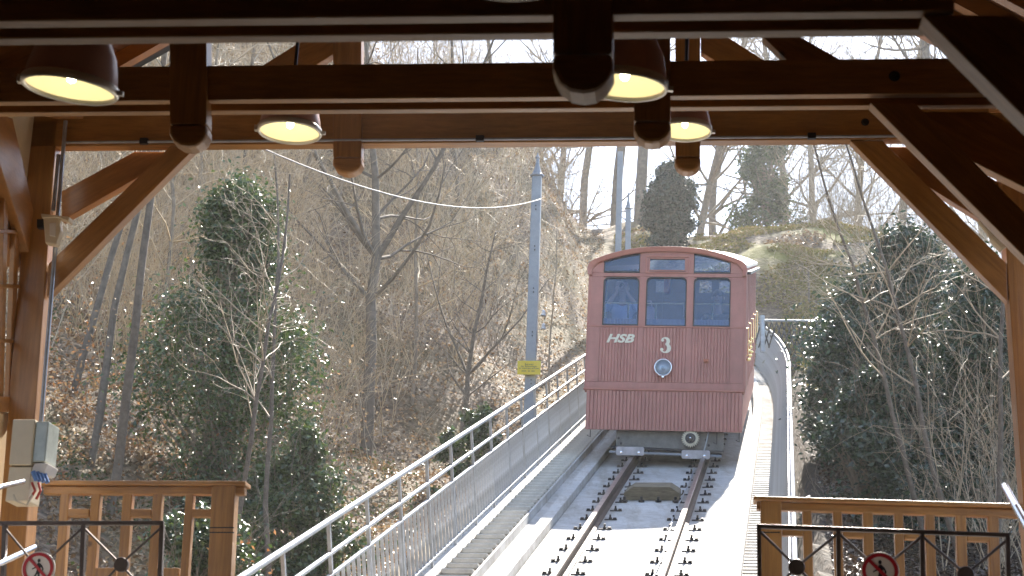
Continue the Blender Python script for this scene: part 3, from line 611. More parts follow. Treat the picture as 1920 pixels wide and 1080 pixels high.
def arch(x, top=3.245, edge=2.99): k = (x-XC)/1.20; return top-(top-edge)*min(1.2, abs(k))**2.3
# front wall with real window openings
def wall_with_holes():
    wins = [(-1.045, -.497, 2.02, 2.778), (-.39, .222, 2.012, 2.786), (.328, .884, 2.016, 2.783)]
    ups = [(-1.05, -.498, 2.853), (-.36, .198, 2.884), (.322, .878, 2.85)]
    xs = sorted({XL, XR} | {v for w_ in wins for v in w_[:2]} | {v for u_ in ups for v in u_[:2]}); mb = MB()
    Y0, Y1 = 0.0, .055
    def pr(x0, x1, z0, z1a, z1b): mb.prism([(x0, Y0, z0), (x1, Y0, z0), (x1, Y0, z1b), (x0, Y0, z1a)], np.array((0, Y1, 0)))
    pr(XL, XR, 1.03, 2.012, 2.012)
    return wins, ups, mb
wins, ups, mb = wall_with_holes()
mb.build('lower_panel', 'red', car, world=False)
def frame_piece(name, pts, y0, y1, m='red', parent=car, bevel=.005): mb = MB(); mb.prism([(x, y0, z) for x, z in pts], np.array((0, y1-y0, 0))); return mb.build(name, m, parent, world=False, bevel=bevel)
# pillars between the windows, rails between the rows
for x0, x1 in ((XL, -1.045), (-.497, -.39), (.222, .328), (.884, XR)): frame_piece('window_pillar', [(x0, 2.0125), (x1, 2.0125), (x1, 2.79), (x0, 2.79)], 0, .055)
frame_piece('window_rail', [(XL, 2.7905), (XR, 2.7905), (XR, 2.8475), (XL, 2.8475)], 0, .055)
for x0, x1 in ((XL, -1.05), (-.498, -.36), (.198, .322), (.878, XR)): frame_piece('upper_pillar', [(x0, 2.848), (x1, 2.848), (x1, arch(x1)-.03), (x0, arch(x0)-.03)], 0, .055)
def corner_fill(x0, x1, z0, z1, r):                       # rounded upper corners of the windows
    for sx, xc in ((1, x0), (-1, x1)):
        pts = [(xc, z1)]+[(xc+sx*(r-r*math.sin(a_)), z1-(r-r*math.cos(a_))) for a_ in np.linspace(0, math.pi/2, 7)]
        frame_piece('corner_fillet', pts if sx < 0 else pts[::-1], .002, .053, bevel=0)
def gasket(x0, x1, z0, z1, r, parent):
    pts = [(x0, z0), (x1, z0)]+[(x1-r+r*math.cos(a_), z1-r+r*math.sin(a_)) for a_ in np.linspace(0, math.pi/2, 6)]+[(x0+r-r*math.sin(a_), z1-r+r*math.cos(a_)) for a_ in np.linspace(0, math.pi/2, 6)]
    n = len(pts); cx, cz = (x0+x1)/2, (z0+z1)/2; wd = .016; mb = MB(); v = []
    for x, z in pts:
        k = (x-cx)*(1-2*wd/(x1-x0))+cx, (z-cz)*(1-2*wd/(z1-z0))+cz
        v += [(x, -.006, z), (k[0], -.006, k[1]), (k[0], .012, k[1]), (x, .012, z)]
    mb.add(v, [(i*4+j, i*4+(j+1) % 4, ((i+1) % n)*4+(j+1) % 4, ((i+1) % n)*4+j) for i in range(n) for j in range(4)]); return mb.build('gasket', 'gasket', parent, world=False)
for (x0, x1, z0, z1) in wins:
    corner_fill(x0, x1, z0, z1, .075)
    mb = MB(); mb.bx(x0+.003, x1-.003, .024, .030, z0+.002, z1-.002); p = mb.build('window_pane', 'glass', car, world=False); gasket(x0, x1, z0, z1, .075, p)
for i, (x0, x1, z0) in enumerate(ups):
    n = 6; xs = np.linspace(x0, x1, n); top = [arch(x)-.055 if i != 1 else 3.08 for x in xs]
    if i != 1:
        p = frame_piece('upper_pane', [(x0, z0), (x1, z0)]+[(x, z) for x, z in zip(xs[::-1], top[::-1])], .024, .03, 'glass', bevel=0)
    else: p = frame_piece('upper_pane', [(x0, z0), (x1, z0), (x1, 3.08), (x0, 3.08)], .024, .03, 'glass', bevel=0)
    loop = [(x0, z0), (x1, z0)]+[(x, z) for x, z in zip(xs[::-1], top[::-1])]
    mb = MB(); cx, cz = np.mean([a_ for a_, _ in loop]), np.mean([b_ for _, b_ in loop]); v = []; k = len(loop)
    for x, z in loop: v += [(x, -.006, z), (cx+(x-cx)*.955, -.006, cz+(z-cz)*.9), (cx+(x-cx)*.955, .012, cz+(z-cz)*.9), (x, .012, z)]
    mb.add(v, [(a_*4+j, a_*4+(j+1) % 4, ((a_+1) % k)*4+(j+1) % 4, ((a_+1) % k)*4+j) for a_ in range(k) for j in range(4)]); mb.build('gasket', 'gasket' if i != 1 else 'red_trim', p, world=False)
    frame_piece('upper_infill', [(x, z-.001) for x, z in zip(xs, [q_+.002 for q_ in top])]+[(x, arch(x)-.03) for x in xs[::-1]], .001, .054, bevel=0)
# raised frame round the destination board
for pts in ([(-.415, 2.845), (.255, 2.845), (.255, 2.868), (-.415, 2.868)], [(-.415, 3.10), (.255, 3.10), (.255, 3.125), (-.415, 3.125)], [(-.415, 2.869), (-.392, 2.869), (-.392, 3.099), (-.415, 3.099)], [(.232, 2.869), (.255, 2.869), (.255, 3.099), (.232, 3.099)]): frame_piece('board_frame', pts, -.022, -.001, 'red_trim', bevel=.004)
# arched moulding under the roof
n = 28; mb = MB(); xs = np.linspace(XL-.01, XR+.02, n)
outer = [(XL-.02, 2.80), (XL-.035, 2.90), (XL-.01, 2.985)]+[(x, arch(x)+.012) for x in np.linspace(XL+.06, XR-.06, n)]+[(XR+.01, 2.985), (XR+.035, 2.90), (XR+.02, 2.80)]
inner = [(XL+.035, 2.80), (XL+.035, 2.88), (XL+.06, 2.93)]+[(x, arch(x)-.062) for x in np.linspace(XL+.12, XR-.12, n)]+[(XR-.06, 2.93), (XR-.035, 2.88), (XR-.035, 2.80)]
v = []; k = len(outer)
for (a_, b_), (c_, d_) in zip(outer, inner): v += [(a_, -.075, b_), (c_, -.045, d_), (c_, .02, d_), (a_, .02, b_)]
mb.add(v, [(i*4+j, i*4+(j+1) % 4, (i+1)*4+(j+1) % 4, (i+1)*4+j) for i in range(k-1) for j in range(4)]+[(0, 1, 2, 3), ((k-1)*4+3, (k-1)*4+2, (k-1)*4+1, (k-1)*4)]); mb.build('roof_moulding', 'red_trim', car, world=False, bevel=.008)
# roof, sides (sloping with the track)
sh_ = np.array((0, LEN, LEN*CS)); xs = np.linspace(XL-.02, XR+.03, 24)
mb = MB(); mb.prism([(x, .02, arch(x)+.008) for x in xs]+[(x, .02, arch(x)-.04) for x in xs[::-1]], sh_); mb.build('roof', 'roof_cream', car, world=False)
for x0, x1, nm in ((XL-.005, XL+.045, 'side_wall'), (XR-.045, XR+.005, 'side_wall')):
    mb = MB(); mb.prism([(x0, .056, .98), (x1, .056, .98), (x1, .056, 2.05), (x0, .056, 2.05)], sh_); sw = mb.build(nm, 'red', car, world=False)
    for kk in range(9):                                   # side pillars and door frames
        y0 = .06+kk*.98; xo = x0-.014 if x0 < 0 else x1
        mb = MB(); mb.bx(min(x0, xo), max(x1, xo+.014), y0, y0+.16, 1.0+y0*CS, 2.95+y0*CS); mb.build('side_pillar', 'red_trim', sw, world=False, bevel=.006)
        if kk % 2 == 0:
            xo = XR+.04 if x0 > 0 else XL-.04
            mb = MB(); mb.tube([(xo-.02, y0+.2, 1.62+y0*CS), (xo+.02, y0+.2, 1.62+y0*CS), (xo+.02, y0+.2, 2.05+y0*CS), (xo-.02, y0+.2, 2.05+y0*CS)], .008, 8); mb.build('grab_rail', 'brass', sw, world=False)
    mb = MB(); mb.prism([(x0, .056, 2.86), (x1, .056, 2.86), (x1, .056, 3.0), (x0, .056, 3.0)], sh_); mb.build('cant_rail', 'red_trim', sw, world=False)
    mb = MB(); mb.prism([((x0+x1)/2-.003, .056, 2.05), ((x0+x1)/2+.003, .056, 2.05), ((x0+x1)/2+.003, .056, 2.86), ((x0+x1)/2-.003, .056, 2.86)], sh_); mb.build('side_pane', 'glass', sw, world=False)
mb = MB(); mb.prism([(XR+.03, .2, 2.9), (XR+.085, .2, 2.9), (XR+.085, .2, 2.95), (XR+.03, .2, 2.95)], sh_*.97); mb.build('gutter_rail', 'dark', car, world=False)
cb_('corner_post', XR-.02, XR+.03, .0, .10, 1.0, 2.93, 'red_trim'); cb_('corner_post', XL-.012, XL+.03, -.003, .09, 1.05, 2.82, 'red_trim')
# boarded panels below the windows
def boards(x0, x1, z0, z1, n, y, name):
    mb = MB(); wd = (x1-x0)/n
    for i in range(n): mb.add(*chamf(x0+i*wd+.0012, x0+(i+1)*wd-.0012, z0, z1, y))
    return tag(mb.build(name, 'red', car, world=False), kind='stuff')
def chamf(x0, x1, z0, z1, y):
    v = [(x0, y+.010, z0), (x0+.005, y, z0), (x1-.005, y, z0), (x1, y+.010, z0), (x0, y+.010, z1), (x0+.005, y, z1), (x1-.005, y, z1), (x1, y+.010, z1)]
    return v, [(0, 1, 5, 4), (1, 2, 6, 5), (2, 3, 7, 6), (0, 3, 2, 1), (4, 5, 6, 7)]
boards(-1.07, -.50, 1.14, 1.985, 12, -.010, 'boarding'); boards(-.41, .23, 1.14, 1.985, 13, -.010, 'boarding'); boards(.32, .89, 1.14, 1.985, 12, -.010, 'boarding')
for x0, x1 in ((XL+.005, -1.075), (-.495, -.415), (.235, .315), (.895, XR-.005)): frame_piece('stile', [(x0, 1.135), (x1, 1.135), (x1, 1.99), (x0, 1.99)], -.014, -.001, bevel=.003)
frame_piece('sill_rail', [(XL, 1.988), (XR, 1.988), (XR, 2.008), (XL, 2.008)], -.024, -.001, 'red_trim', bevel=.004)
frame_piece('belt_rail', [(XL-.01, 1.035), (XR+.01, 1.035), (XR+.01, 1.13), (XL-.01, 1.13)], -.02, -.001, bevel=.006)
frame_piece('belt_moulding', [(XL-.02, 1.0), (XR+.02, 1.0), (XR+.02, 1.033), (XL-.02, 1.033)], -.04, .04, 'red_trim', bevel=.01)
# skirt
mb = MB(); SKL, SKR = XL+.03, XR-.005; wd = (SKR-SKL)/42
for i in range(42): mb.add(*chamf(SKL+i*wd+.001, SKL+(i+1)*wd-.001, .40, .998, -.018))
tag(mb.build('skirt_boarding', 'red', car, world=False), kind='stuff')
cb_('skirt_back', SKL, SKR, -.002, .04, .405, .998, 'red', bevel=0)
for x0, x1 in ((SKL, SKL+.04), (SKR-.04, SKR)): mb = MB(); mb.prism([(x0, .04, .42), (x1, .04, .42), (x1, .04, .98), (x0, .04, .98)], sh_*.97); mb.build('side_skirt', 'red', car, world=False)
# inside
mb = MB(); mb.prism([(XL+.05, .06, 1.55), (XR-.05, .06, 1.55), (XR-.05, .06, 1.6), (XL+.05, .06, 1.6)], sh_*.95); mb.build('car_floor', 'interior', car, world=False)
mb = MB(); mb.prism([(x, .06, arch(x)-.075) for x in np.linspace(XL+.06, XR-.06, 12)]+[(x, .06, arch(x)-.06) for x in np.linspace(XR-.06, XL+.06, 12)], sh_*.96); mb.build('ceiling', 'interior', car, world=False)
yb = 2.3; zb = yb*CS
for x0, x1, z0, z1 in ((XL+.05, -.302, 1.7, 3.22), (-.3, .25, 1.7, 3.22), (.252, XR-.05, 1.7, 3.22)): cb_('bulkhead', x0, x1, yb, yb+.04, z0, z1, 'interior', bevel=0)
for x0, x1 in ((XL+.05, -.42), (-.22, .30), (.50, .62), (.80, XR-.05)): cb_('bulkhead_pillar', x0, x1, yb+.001, yb+.039, 3.221, 3.43, 'interior', bevel=0)
cb_('bulkhead_header', XL+.05, XR-.05, yb-.002, yb+.042, 3.431, 3.60, 'interior', bevel=0)
mb = MB()
for i in range(48): mb.bx(XL+.07+i*.0465, XL+.07+i*.0465+.042, .16, .18, 1.7, 2.165)
tag(mb.build('dash_boarding', 'bench', car, world=False), kind='stuff')
mb = MB(); mb.tube([(XL+.06, .11, 2.40), (XR-.06, .11, 2.40)], .013, 8); hr = mb.build('brass_rail', 'brass', car, world=False)
for x in (-1.03, -.665, -.245, .195, .61): mb = MB(); mb.tube([(x, .115, 2.16), (x, .115, 2.40)], .016, 8); mb.build('stanchion', 'brass', hr, world=False)
cb_('fire_extinguisher', -.19, -.09, .9, 1.0, 2.80, 3.12, 'signred', bevel=.03)
# lettering, headlamp, bracket
me = text_mesh('HSB', .178, .004, .32, .006, 1.30); o = link('logo_lettering', me, 'letter', car); o.location = (-.77, -.017, 1.80); o.rotation_euler = (math.pi/2, 0, 0)
def glyph3():
    mb = MB(); pts = []
    for a_ in np.linspace(150, -80, 22): pts.append((.052*math.cos(math.radians(a_)), .058+.052*math.sin(math.radians(a_)), .010+.017*max(0, math.cos(math.radians(a_)))))
    for a_ in np.linspace(80, -150, 26): pts.append((.004+.062*math.cos(math.radians(a_)), -.050+.064*math.sin(math.radians(a_)), .010+.020*max(0, math.cos(math.radians(a_)))))
    def ribbon(pp, y):
        v = []
        for i, (x, z, wv) in enumerate(pp):
            a_ = pp[max(i-1, 0)]; b_ = pp[min(i+1, len(pp)-1)]; d = np.array((b_[0]-a_[0], b_[1]-a_[1])); d = d/np.linalg.norm(d); nn = np.array((-d[1], d[0]))
            for s_ in (1, -1): v.append((x+nn[0]*wv*s_, y, z+nn[1]*wv*s_))
        mb.add(v, [(2*i, 2*i+1, 2*i+3, 2*i+2) for i in range(len(pp)-1)])
    ribbon(pts[:22], 0); ribbon(pts[22:], -.001)
    for cx, cz, r in ((-.034, .072, .022), (-.042, -.072, .025)): mb.add([(cx+r*math.cos(2*math.pi*i/14), -.002, cz+r*math.sin(2*math.pi*i/14)) for i in range(14)], [tuple(range(14))])
    return mb
o = glyph3().build('number_three', 'letter', car, world=False); o.location = (-.085, -.0135, 1.715); o.modifiers.new('s', 'SOLIDIFY').thickness = .003
hl = MB(); c0 = (-.094, -.012, 1.345); hl.lathe(c0, (0, -1, 0), [(.09, 0), (.115, .04), (.135, .07), (.138, .085), (.13, .098), (.118, .098), (.116, .085)], 36); hlo = hl.build('headlamp', 'chrome', car, world=False, smooth=True)
hl = MB(); hl.lathe(c0, (0, -1, 0), [(.116, .088), (.09, .05), (.05, .028), (0, .022)], 32); hl.build('reflector', mat('lamp_reflector', (.85, .83, .78), .42, metal=.7, var=.1, scale=30), hlo, world=False, smooth=True)
hl = MB(); hl.lathe(c0, (0, -1, 0), [(0, .085), (.025, .08), (.03, .06), (.02, .03)], 14); hl.build('bulb', 'porcelain', hlo, world=False, smooth=True)
hl = MB(); hl.lathe(c0, (0, -1, 0), [(.117, .09), (.09, .103), (.05, .112), (0, .115)], 32); hl.build('lens', 'glass', hlo, world=False, smooth=True)
cb_('lamp_catch', -.112, -.076, -.10, -.05, 1.19, 1.215, 'chrome', hlo, .004)
cb_('lamp_bracket', .505, .58, -.075, -.008, 1.452, 1.492, mat('orange_bracket', (.42, .12, .06), .4), car, .006)
# underframe, buffers, gear
cb_('headstock', -.78, .82, .12, .22, .14, .42, 'grey_frame')
for k, x in enumerate((-.74, -.70, .56, .60)): mb = MB(); mb.lathe((x, .12, .30-.08*(k % 2)), (0, -1, 0), [(0, .014), (.018, .014), (.02, 0)], 10); mb.build('rivet', 'dark', car, world=False)
mb = MB(); mb.tube([(-.86, .06, .145), (.80, .06, .10)], .028, 10); mb.build('brake_bar', 'dark', car, world=False)
mb = MB(); mb.tube([(-.86, .02, .07), (.80, .02, .04)], .020, 10); br = mb.build('buffer_bar', 'pole', car, world=False)
plate_m = mat('pale_buffer_plate', (.42, .39, .40), .5, metal=.2, var=.2, scale=10)
for x, z in ((-.55, .078), (.42, .048)):
    mb = MB(); pts = []
    for sx, sz in ((1, -1), (1, 1), (-1, 1), (-1, -1)):
        a0 = {(1, -1): -90, (1, 1): 0, (-1, 1): 90, (-1, -1): 180}[(sx, sz)]
        for a_ in np.linspace(a0, a0+90, 4): pts.append((x+sx*.18+.03*math.cos(math.radians(a_)), -.03, z+sz*.035+.03*math.sin(math.radians(a_))))
    mb.prism(pts, np.array((0, .025, 0))); p = mb.build('buffer_plate', plate_m, car, world=False, bevel=.004)
    for dx in (-.13, .13): mb = MB(); mb.lathe((x+dx, -.03, z-.02), (0, -1, 0), [(0, .012), (.016, .01), (.018, 0)], 10); mb.build('bolt', 'chrome', p, world=False)
mb = MB(); n = 24; ring = []
for k in range(n*2):
    r_ = .132 if k % 2 == 0 else .106
    for da in (-.28, .28): a_ = (k+da)*math.pi/n; ring.append((.335+r_*math.cos(a_), .0, .295+r_*math.sin(a_)))
mb.prism(ring, np.array((0, .04, 0))); gr = mb.build('toothed_wheel', 'gear', car, world=False)
mb = MB(); mb.lathe((.335, -.001, .295), (0, -1, 0), [(.078, 0), (.078, .012), (.05, .014), (.046, .03), (.02, .034), (0, .034)], 24); mb.build('hub', 'dark', gr, world=False)
mb = MB(); mb.lathe((.335, -.036, .295), (0, -1, 0), [(.012, 0), (.01, .012), (0, .013)], 10); mb.build('hub_cap', 'chrome', gr, world=False)
for x in (-.53, .53):
    for y0 in (1.5, 7.2):
        mb = MB(); mb.lathe((x-.04, y0, .30+y0*CS), (1, 0, 0), [(0, 0), (.24, 0), (.24, .06), (.27, .065), (.27, .09), (0, .09)], 28); mb.build('wheel', 'dark', car, world=False)
mb = MB(); mb.prism([(-.7, .25, .18), (.7, .25, .18), (.7, .25, .5), (-.7, .25, .5)], sh_*.93); mb.build('underframe', 'grey_frame', car, world=False)
for x, dz in ((-1.16, .13), (1.05, .16), (.72, .2)): mb = MB(); mb.tube([(x, .06, .45), (x, .04, .42-dz), (x-.05, .04, .42-dz+.03)], .008, 6); mb.build('step_hook', 'dark', car, world=False)
mb = MB(); mb.tube([(.6, .06, .42), (.57, .03, .25), (.52, .04, .05)], .010, 6); mb.build('hose', 'galv', car, world=False)
# brass side lanterns with small bright fittings on the right side
for k in range(7):
    y0 = 1.0+k*.35; z0 = 1.45+y0*CS+.12*(k % 3); mb = MB(); mb.lathe((XR+.02, y0, z0), (1, 0, 0), [(0, .07), (.02, .06), (.025, .02), (.012, 0)], 10); mb.build('brass_knob', 'brass', car, world=False)

# ------------------------------------------------------------------ passengers (skin modifier figures)
def skinned(name, joints, bones, m, parent, sub=2):
    ks = list(joints); me = bpy.data.meshes.new(name); me.from_pydata([joints[k][:3] for k in ks], [(ks.index(a_), ks.index(b_)) for a_, b_ in bones], [])
    o = link(name, me, m, parent); o.modifiers.new('skin', 'SKIN').use_smooth_shade = True
    for i, k in enumerate(ks):
        r_ = joints[k][3]; r_ = r_ if isinstance(r_, tuple) else (r_, r_); me.skin_vertices[0].data[i].radius = r_
    me.skin_vertices[0].data[0].use_root = True
    o.modifiers.new('sub', 'SUBSURF').levels = sub; o.modifiers['sub'].render_levels = sub
    return o
def person(label, x, y, zhead, raised, top_m, hair_m):
    z = zhead; Mx = CM @ Matrix.Translation((x, y, z-1.25)); root = thing('person', label, 'person', M4=Mx); Zh = 1.25
    J = {'pel': (0, .05, .30, (.15, .11)), 'waist': (0, .05, .52, (.13, .10)), 'chest': (0, .04, .80, (.16, .11)), 'neckb': (0, .03, 1.02, (.07, .06)), 'neck': (0, .02, 1.10, .05), 'chin': (0, -.01, 1.17, (.06, .075)), 'head': (0, .0, 1.26, (.078, .095)), 'crown': (0, .01, 1.34, (.06, .075))}
    E = [('pel', 'waist'), ('waist', 'chest'), ('chest', 'neckb'), ('neckb', 'neck'), ('neck', 'chin'), ('chin', 'head'), ('head', 'crown')]
    for s_, n_ in ((-1, 'l'), (1, 'r')):
        if raised: sh, el, wr = (s_*.19, .03, .98), (s_*.27, -.17, .86), (s_*.085, -.20, 1.13)
        else: sh, el, wr = (s_*.19, .04, .97), (s_*.25, .02, .70), (s_*.16, -.24, .62)
        J['sh'+n_] = (*sh, .062); J['el'+n_] = (*el, .045); J['wr'+n_] = (*wr, .03); pal = (wr[0]-s_*.015, wr[1]-.02, wr[2]+.06) if raised else (wr[0]-s_*.02, wr[1]-.08, wr[2]); J['pa'+n_] = (*pal, (.036, .02))
        E += [('chest', 'sh'+n_), ('sh'+n_, 'el'+n_), ('el'+n_, 'wr'+n_), ('wr'+n_, 'pa'+n_)]
        hp, kn, ft = (s_*.10, .03, .27), (s_*.12, -.20, .28), (s_*.12, -.18, -.15); J['hp'+n_] = (*hp, .085); J['kn'+n_] = (*kn, .062); J['an'+n_] = (*ft, .04); J['to'+n_] = (ft[0], ft[1]-.11, ft[2]-.04, .035); E += [('pel', 'hp'+n_), ('hp'+n_, 'kn'+n_), ('kn'+n_, 'an'+n_), ('an'+n_, 'to'+n_)]
        for q_ in range(5):                               # fingers, thumb from the side of the palm
            ln = (.055, .075, .08, .075, .06)[q_]; off = (-.032 if q_ == 0 else -.026+.017*(q_-1))
            a1 = (pal[0]+off*.9, pal[1]-.008, pal[2]+(.005 if q_ == 0 else .035)) if raised else (pal[0]+off*.9, pal[1]-(.0 if q_ == 0 else .03), pal[2])
            if raised: a2 = (a1[0]+off*.15-s_*.012, a1[1]-.02, a1[2]+ln*.55); a3 = (a2[0]-s_*.025, a2[1]-.012, a2[2]+ln*.35)
            else: a2 = (a1[0], a1[1]-ln*.55, a1[2]-.01); a3 = (a2[0], a2[1]-ln*.3, a2[2]-.025)
            for nm, pt, r_ in (('a', a1, .0095), ('b', a2, .009), ('c', a3, .0075)): J[f'f{n_}{q_}{nm}'] = (*pt, r_)
            E += [('pa'+n_, f'f{n_}{q_}a'), (f'f{n_}{q_}a', f'f{n_}{q_}b'), (f'f{n_}{q_}b', f'f{n_}{q_}c')]
    body = skinned('body', J, E, 'skin', root)
    # clothing: sleeves and torso a little outside the body
    K = {k: (*J[k][:3], tuple(q_+.014 for q_ in (J[k][3] if isinstance(J[k][3], tuple) else (J[k][3],)*2))) for k in ('pel', 'waist', 'chest', 'neckb', 'shl', 'shr', 'ell', 'elr')}
    for n_ in 'lr': a_, b_ = np.array(J['el'+n_][:3]), np.array(J['wr'+n_][:3]); K['cu'+n_] = (*(a_+(b_-a_)*(.45 if raised else .9)), (.046, .046))
    skinned('shirt', K, [('pel', 'waist'), ('waist', 'chest'), ('chest', 'neckb'), ('chest', 'shl'), ('chest', 'shr'), ('shl', 'ell'), ('shr', 'elr'), ('ell', 'cul'), ('elr', 'cur')], top_m, root)
    T2 = {k: (*J[k][:3], tuple(q_+.012 for q_ in (J[k][3] if isinstance(J[k][3], tuple) else (J[k][3],)*2))) for k in ('pel', 'hpl', 'hpr', 'knl', 'knr', 'anl', 'anr')}
    skinned('trousers', T2, [('pel', 'hpl'), ('pel', 'hpr'), ('hpl', 'knl'), ('hpr', 'knr'), ('knl', 'anl'), ('knr', 'anr')], 'coat', root)
    mb = MB(); v = []; nn = 14; mm_ = 8
    for i in range(mm_+1):
        for k in range(nn):
            th_ = math.pi*.56*i/mm_; ph = 2*math.pi*k/nn; rr_ = 1.0 if math.sin(ph) > -.35 or i < 3 else .86
            v.append((.092*math.sin(th_)*math.cos(ph)*rr_, .012+.112*math.sin(th_)*math.sin(ph)*rr_, 1.285+.105*math.cos(th_)))
    mb.add(v, [(i*nn+k, i*nn+(k+1) % nn, (i+1)*nn+(k+1) % nn, (i+1)*nn+k) for i in range(mm_) for k in range(nn)]); mb.build('hair', hair_m, root, world=False, smooth=True)
    mb = MB(); mb.add([(0, -.128, 1.225), (-.018, -.092, 1.215), (.018, -.092, 1.215), (0, -.09, 1.28)], [(0, 1, 2), (0, 2, 3), (0, 3, 1)]); mb.build('nose', 'skin', root, world=False)
    for s_ in (-1, 1):
        mb = MB(); mb.lathe((s_*.034, -.088, 1.262), (0, -1, 0), [(.013, 0), (.01, .006), (0, .009)], 10); mb.build('eye', 'black', root, world=False)
        mb = MB(); mb.lathe((s_*.088, .01, 1.25), (s_, 0, 0), [(.022, 0), (.024, .01), (.0, .014)], 10); mb.build('ear', 'skin', root, world=False)
    mb = MB(); mb.bx(-.026, .026, -.088, -.08, 1.178, 1.186); mb.build('mouth', mat('lips', (.35, .14, .12), .5), root, world=False)
    return root
person('person in pale blue shirt raising both hands to the face behind the left window', -.80, .60, 2.77, True, 'shirt', 'hair')
person('person in dark coat sitting behind the right window', .66, .95, 2.74, False, 'coat', 'hair')
bag = thing('cloth_bag', 'pale pink cloth bag behind the left edge of the middle window', 'bag', M4=CM @ Matrix.Translation((-.40, .42, 2.14)))
mb = MB(); mb.prism([(-.16, 0, 0), (.14, 0, 0), (.15, 0, .15), (.10, 0, .30), (-.10, 0, .31), (-.17, 0, .16)], np.array((0, .12, 0))); mb.build('body', 'pink', bag, world=False, bevel=.03)
mb = MB(); mb.tube([(-.08, .06, .30), (-.06, .06, .40), (.05, .06, .40), (.07, .06, .30)], .009, 6); mb.build('handle', 'pink', bag, world=False)

# ------------------------------------------------------------------ poles, wire, yellow sign, lattice fence
def pole(label, base, H, wd, finial, group='poles beside the track', lean=0):
    root = thing('line_pole', label, 'pole', base, group=group); b_ = np.array(base)
    tp = b_+Z*H+np.array([lean, 0, 0]); mb = MB(); wa = wd*.56; wb = wd*.47
    v = [b_+T*sx*wa+A*sy*wa for sx, sy in ((-1, -1), (1, -1), (1, 1), (-1, 1))]+[tp+T*sx*wb+A*sy*wb for sx, sy in ((-1, -1), (1, -1), (1, 1), (-1, 1))]
    mb.add(v, [(0, 1, 5, 4), (1, 2, 6, 5), (2, 3, 7, 6), (3, 0, 4, 7), (4, 5, 6, 7)]); sh = mb.build('shaft', 'pole', root, bevel=.012)
    if finial:
        mb = MB(); mb.lathe(tp, Z, [(wd*.45, 0), (wd*.72, .01), (wd*.72, .035), (wd*.55, .05), (wd*.34, .13), (wd*.2, .24), (wd*.17, .34), (wd*.26, .36), (wd*.1, .41), (0, .47)], 8); mb.build('finial', 'pole', root)
    return root, b_, tp
q_ = ray(992, 790); kk = ((O @ rt)-2.55)/(q_ @ rt); pb = q_*kk
PY = pb[1]; ptop = ray(1007, 332)*(PY/ray(1007, 332)[1])
pole_root, pb_, pt_ = pole('tall blue grey pole carrying the yellow sign beside the left fence', pb-Z*1.2, ptop[2]-pb[2]+1.2, 19.5/FPX*PY*1.02, True, lean=ptop[0]-pb[0])
wdp = 21/FPX*PY
on_pole = lambda x, y: ray(x, y)*((PY-wdp*.6)/ray(x, y)[1])
for y0 in (385, 461, 540, 622, 712):
    for dy in (0, 7):
        mb = MB(); mb.lathe(on_pole(1006-(y0-332)*.027, y0+dy), -A, [(.011, -.02), (.011, .006), (0, .008)], 8); mb.build('bolt', 'dark', pole_root)
for y0 in (592, 617):
    mb = MB(); p0 = on_pole(1008, y0); mb.tube([p0, p0+T*.09, p0+T*.1+Z*.03], .008, 6); ar = mb.build('insulator_arm', 'dark', pole_root)
    mb = MB(); mb.lathe(p0+T*.1+Z*.0, Z, [(.045, 0), (.042, .03), (.028, .035), (.034, .07), (.02, .1), (0, .11)], 12); mb.build('insulator', 'porcelain', ar)
sg = thing('yellow_sign', 'yellow rectangular warning plate on the blue grey pole', 'sign', on_pole(992, 692)); c = on_pole(992.5, 691)-A*.06
px_ = PY/FPX; mb = MB(); mb.box(c, T*22.3*px_, A*.004, Z*13.6*px_); mb.build('plate', 'yellow', sg, bevel=.002)
for txt, dz, sz in (('Betreten', .057, .042), ('der Bahnanlagen', .022, .042), ('für Unbefugte verboten', -.013, .036)):
    me = text_mesh(txt, sz, .0005); o = link('sign_text', me, 'black', sg); o.location = Vector(c-A*.006+Z*dz)-sg.location; o.rotation_euler = (math.pi/2, 0, -AZ)
for k, (dx, wd_) in enumerate(((-.085, .05), (.0, .022), (.07, .035))):  # faint last line, too small to read
    mb = MB(); mb.box(c-A*.0052+T*dx-Z*.06, T*wd_*.8, A*.0008, Z*.005); mb.build('sign_line', 'black', sg)
# wire from the pole to the hall
pw = on_pole(1014, 373); pe = FP(430, 250, 13.2); mb = MB(); pts = []
for k in np.linspace(0, 1, 26):
    p = pw*(1-k)+pe*k; p = p-Z*(.36*4*k*(1-k)); pts.append(p)
mb.tube(pts, .007, 6); tag(mb.build('overhead_wire', mat('pale_wire', (.33, .33, .33), .6), None, smooth=True), 'pale sagging wire strung from the blue grey pole to the hall', 'wire')
p2 = spot(1156, 44.0); p2t = ray(1163, 285)*(44/ray(1163, 285)[1]); pole('plain grey far pole behind the roof of the car', p2, p2t[2]-p2[2], .15, False, lean=p2t[0]-p2[0])
p3 = spot(1176, 40.0); p3t = ray(1178, 393)*(40/ray(1178, 393)[1]); pole('shorter far pole with a pointed cap behind the roof of the car', p3, p3t[2]-p3[2], .13, True, lean=p3t[0]-p3[0])
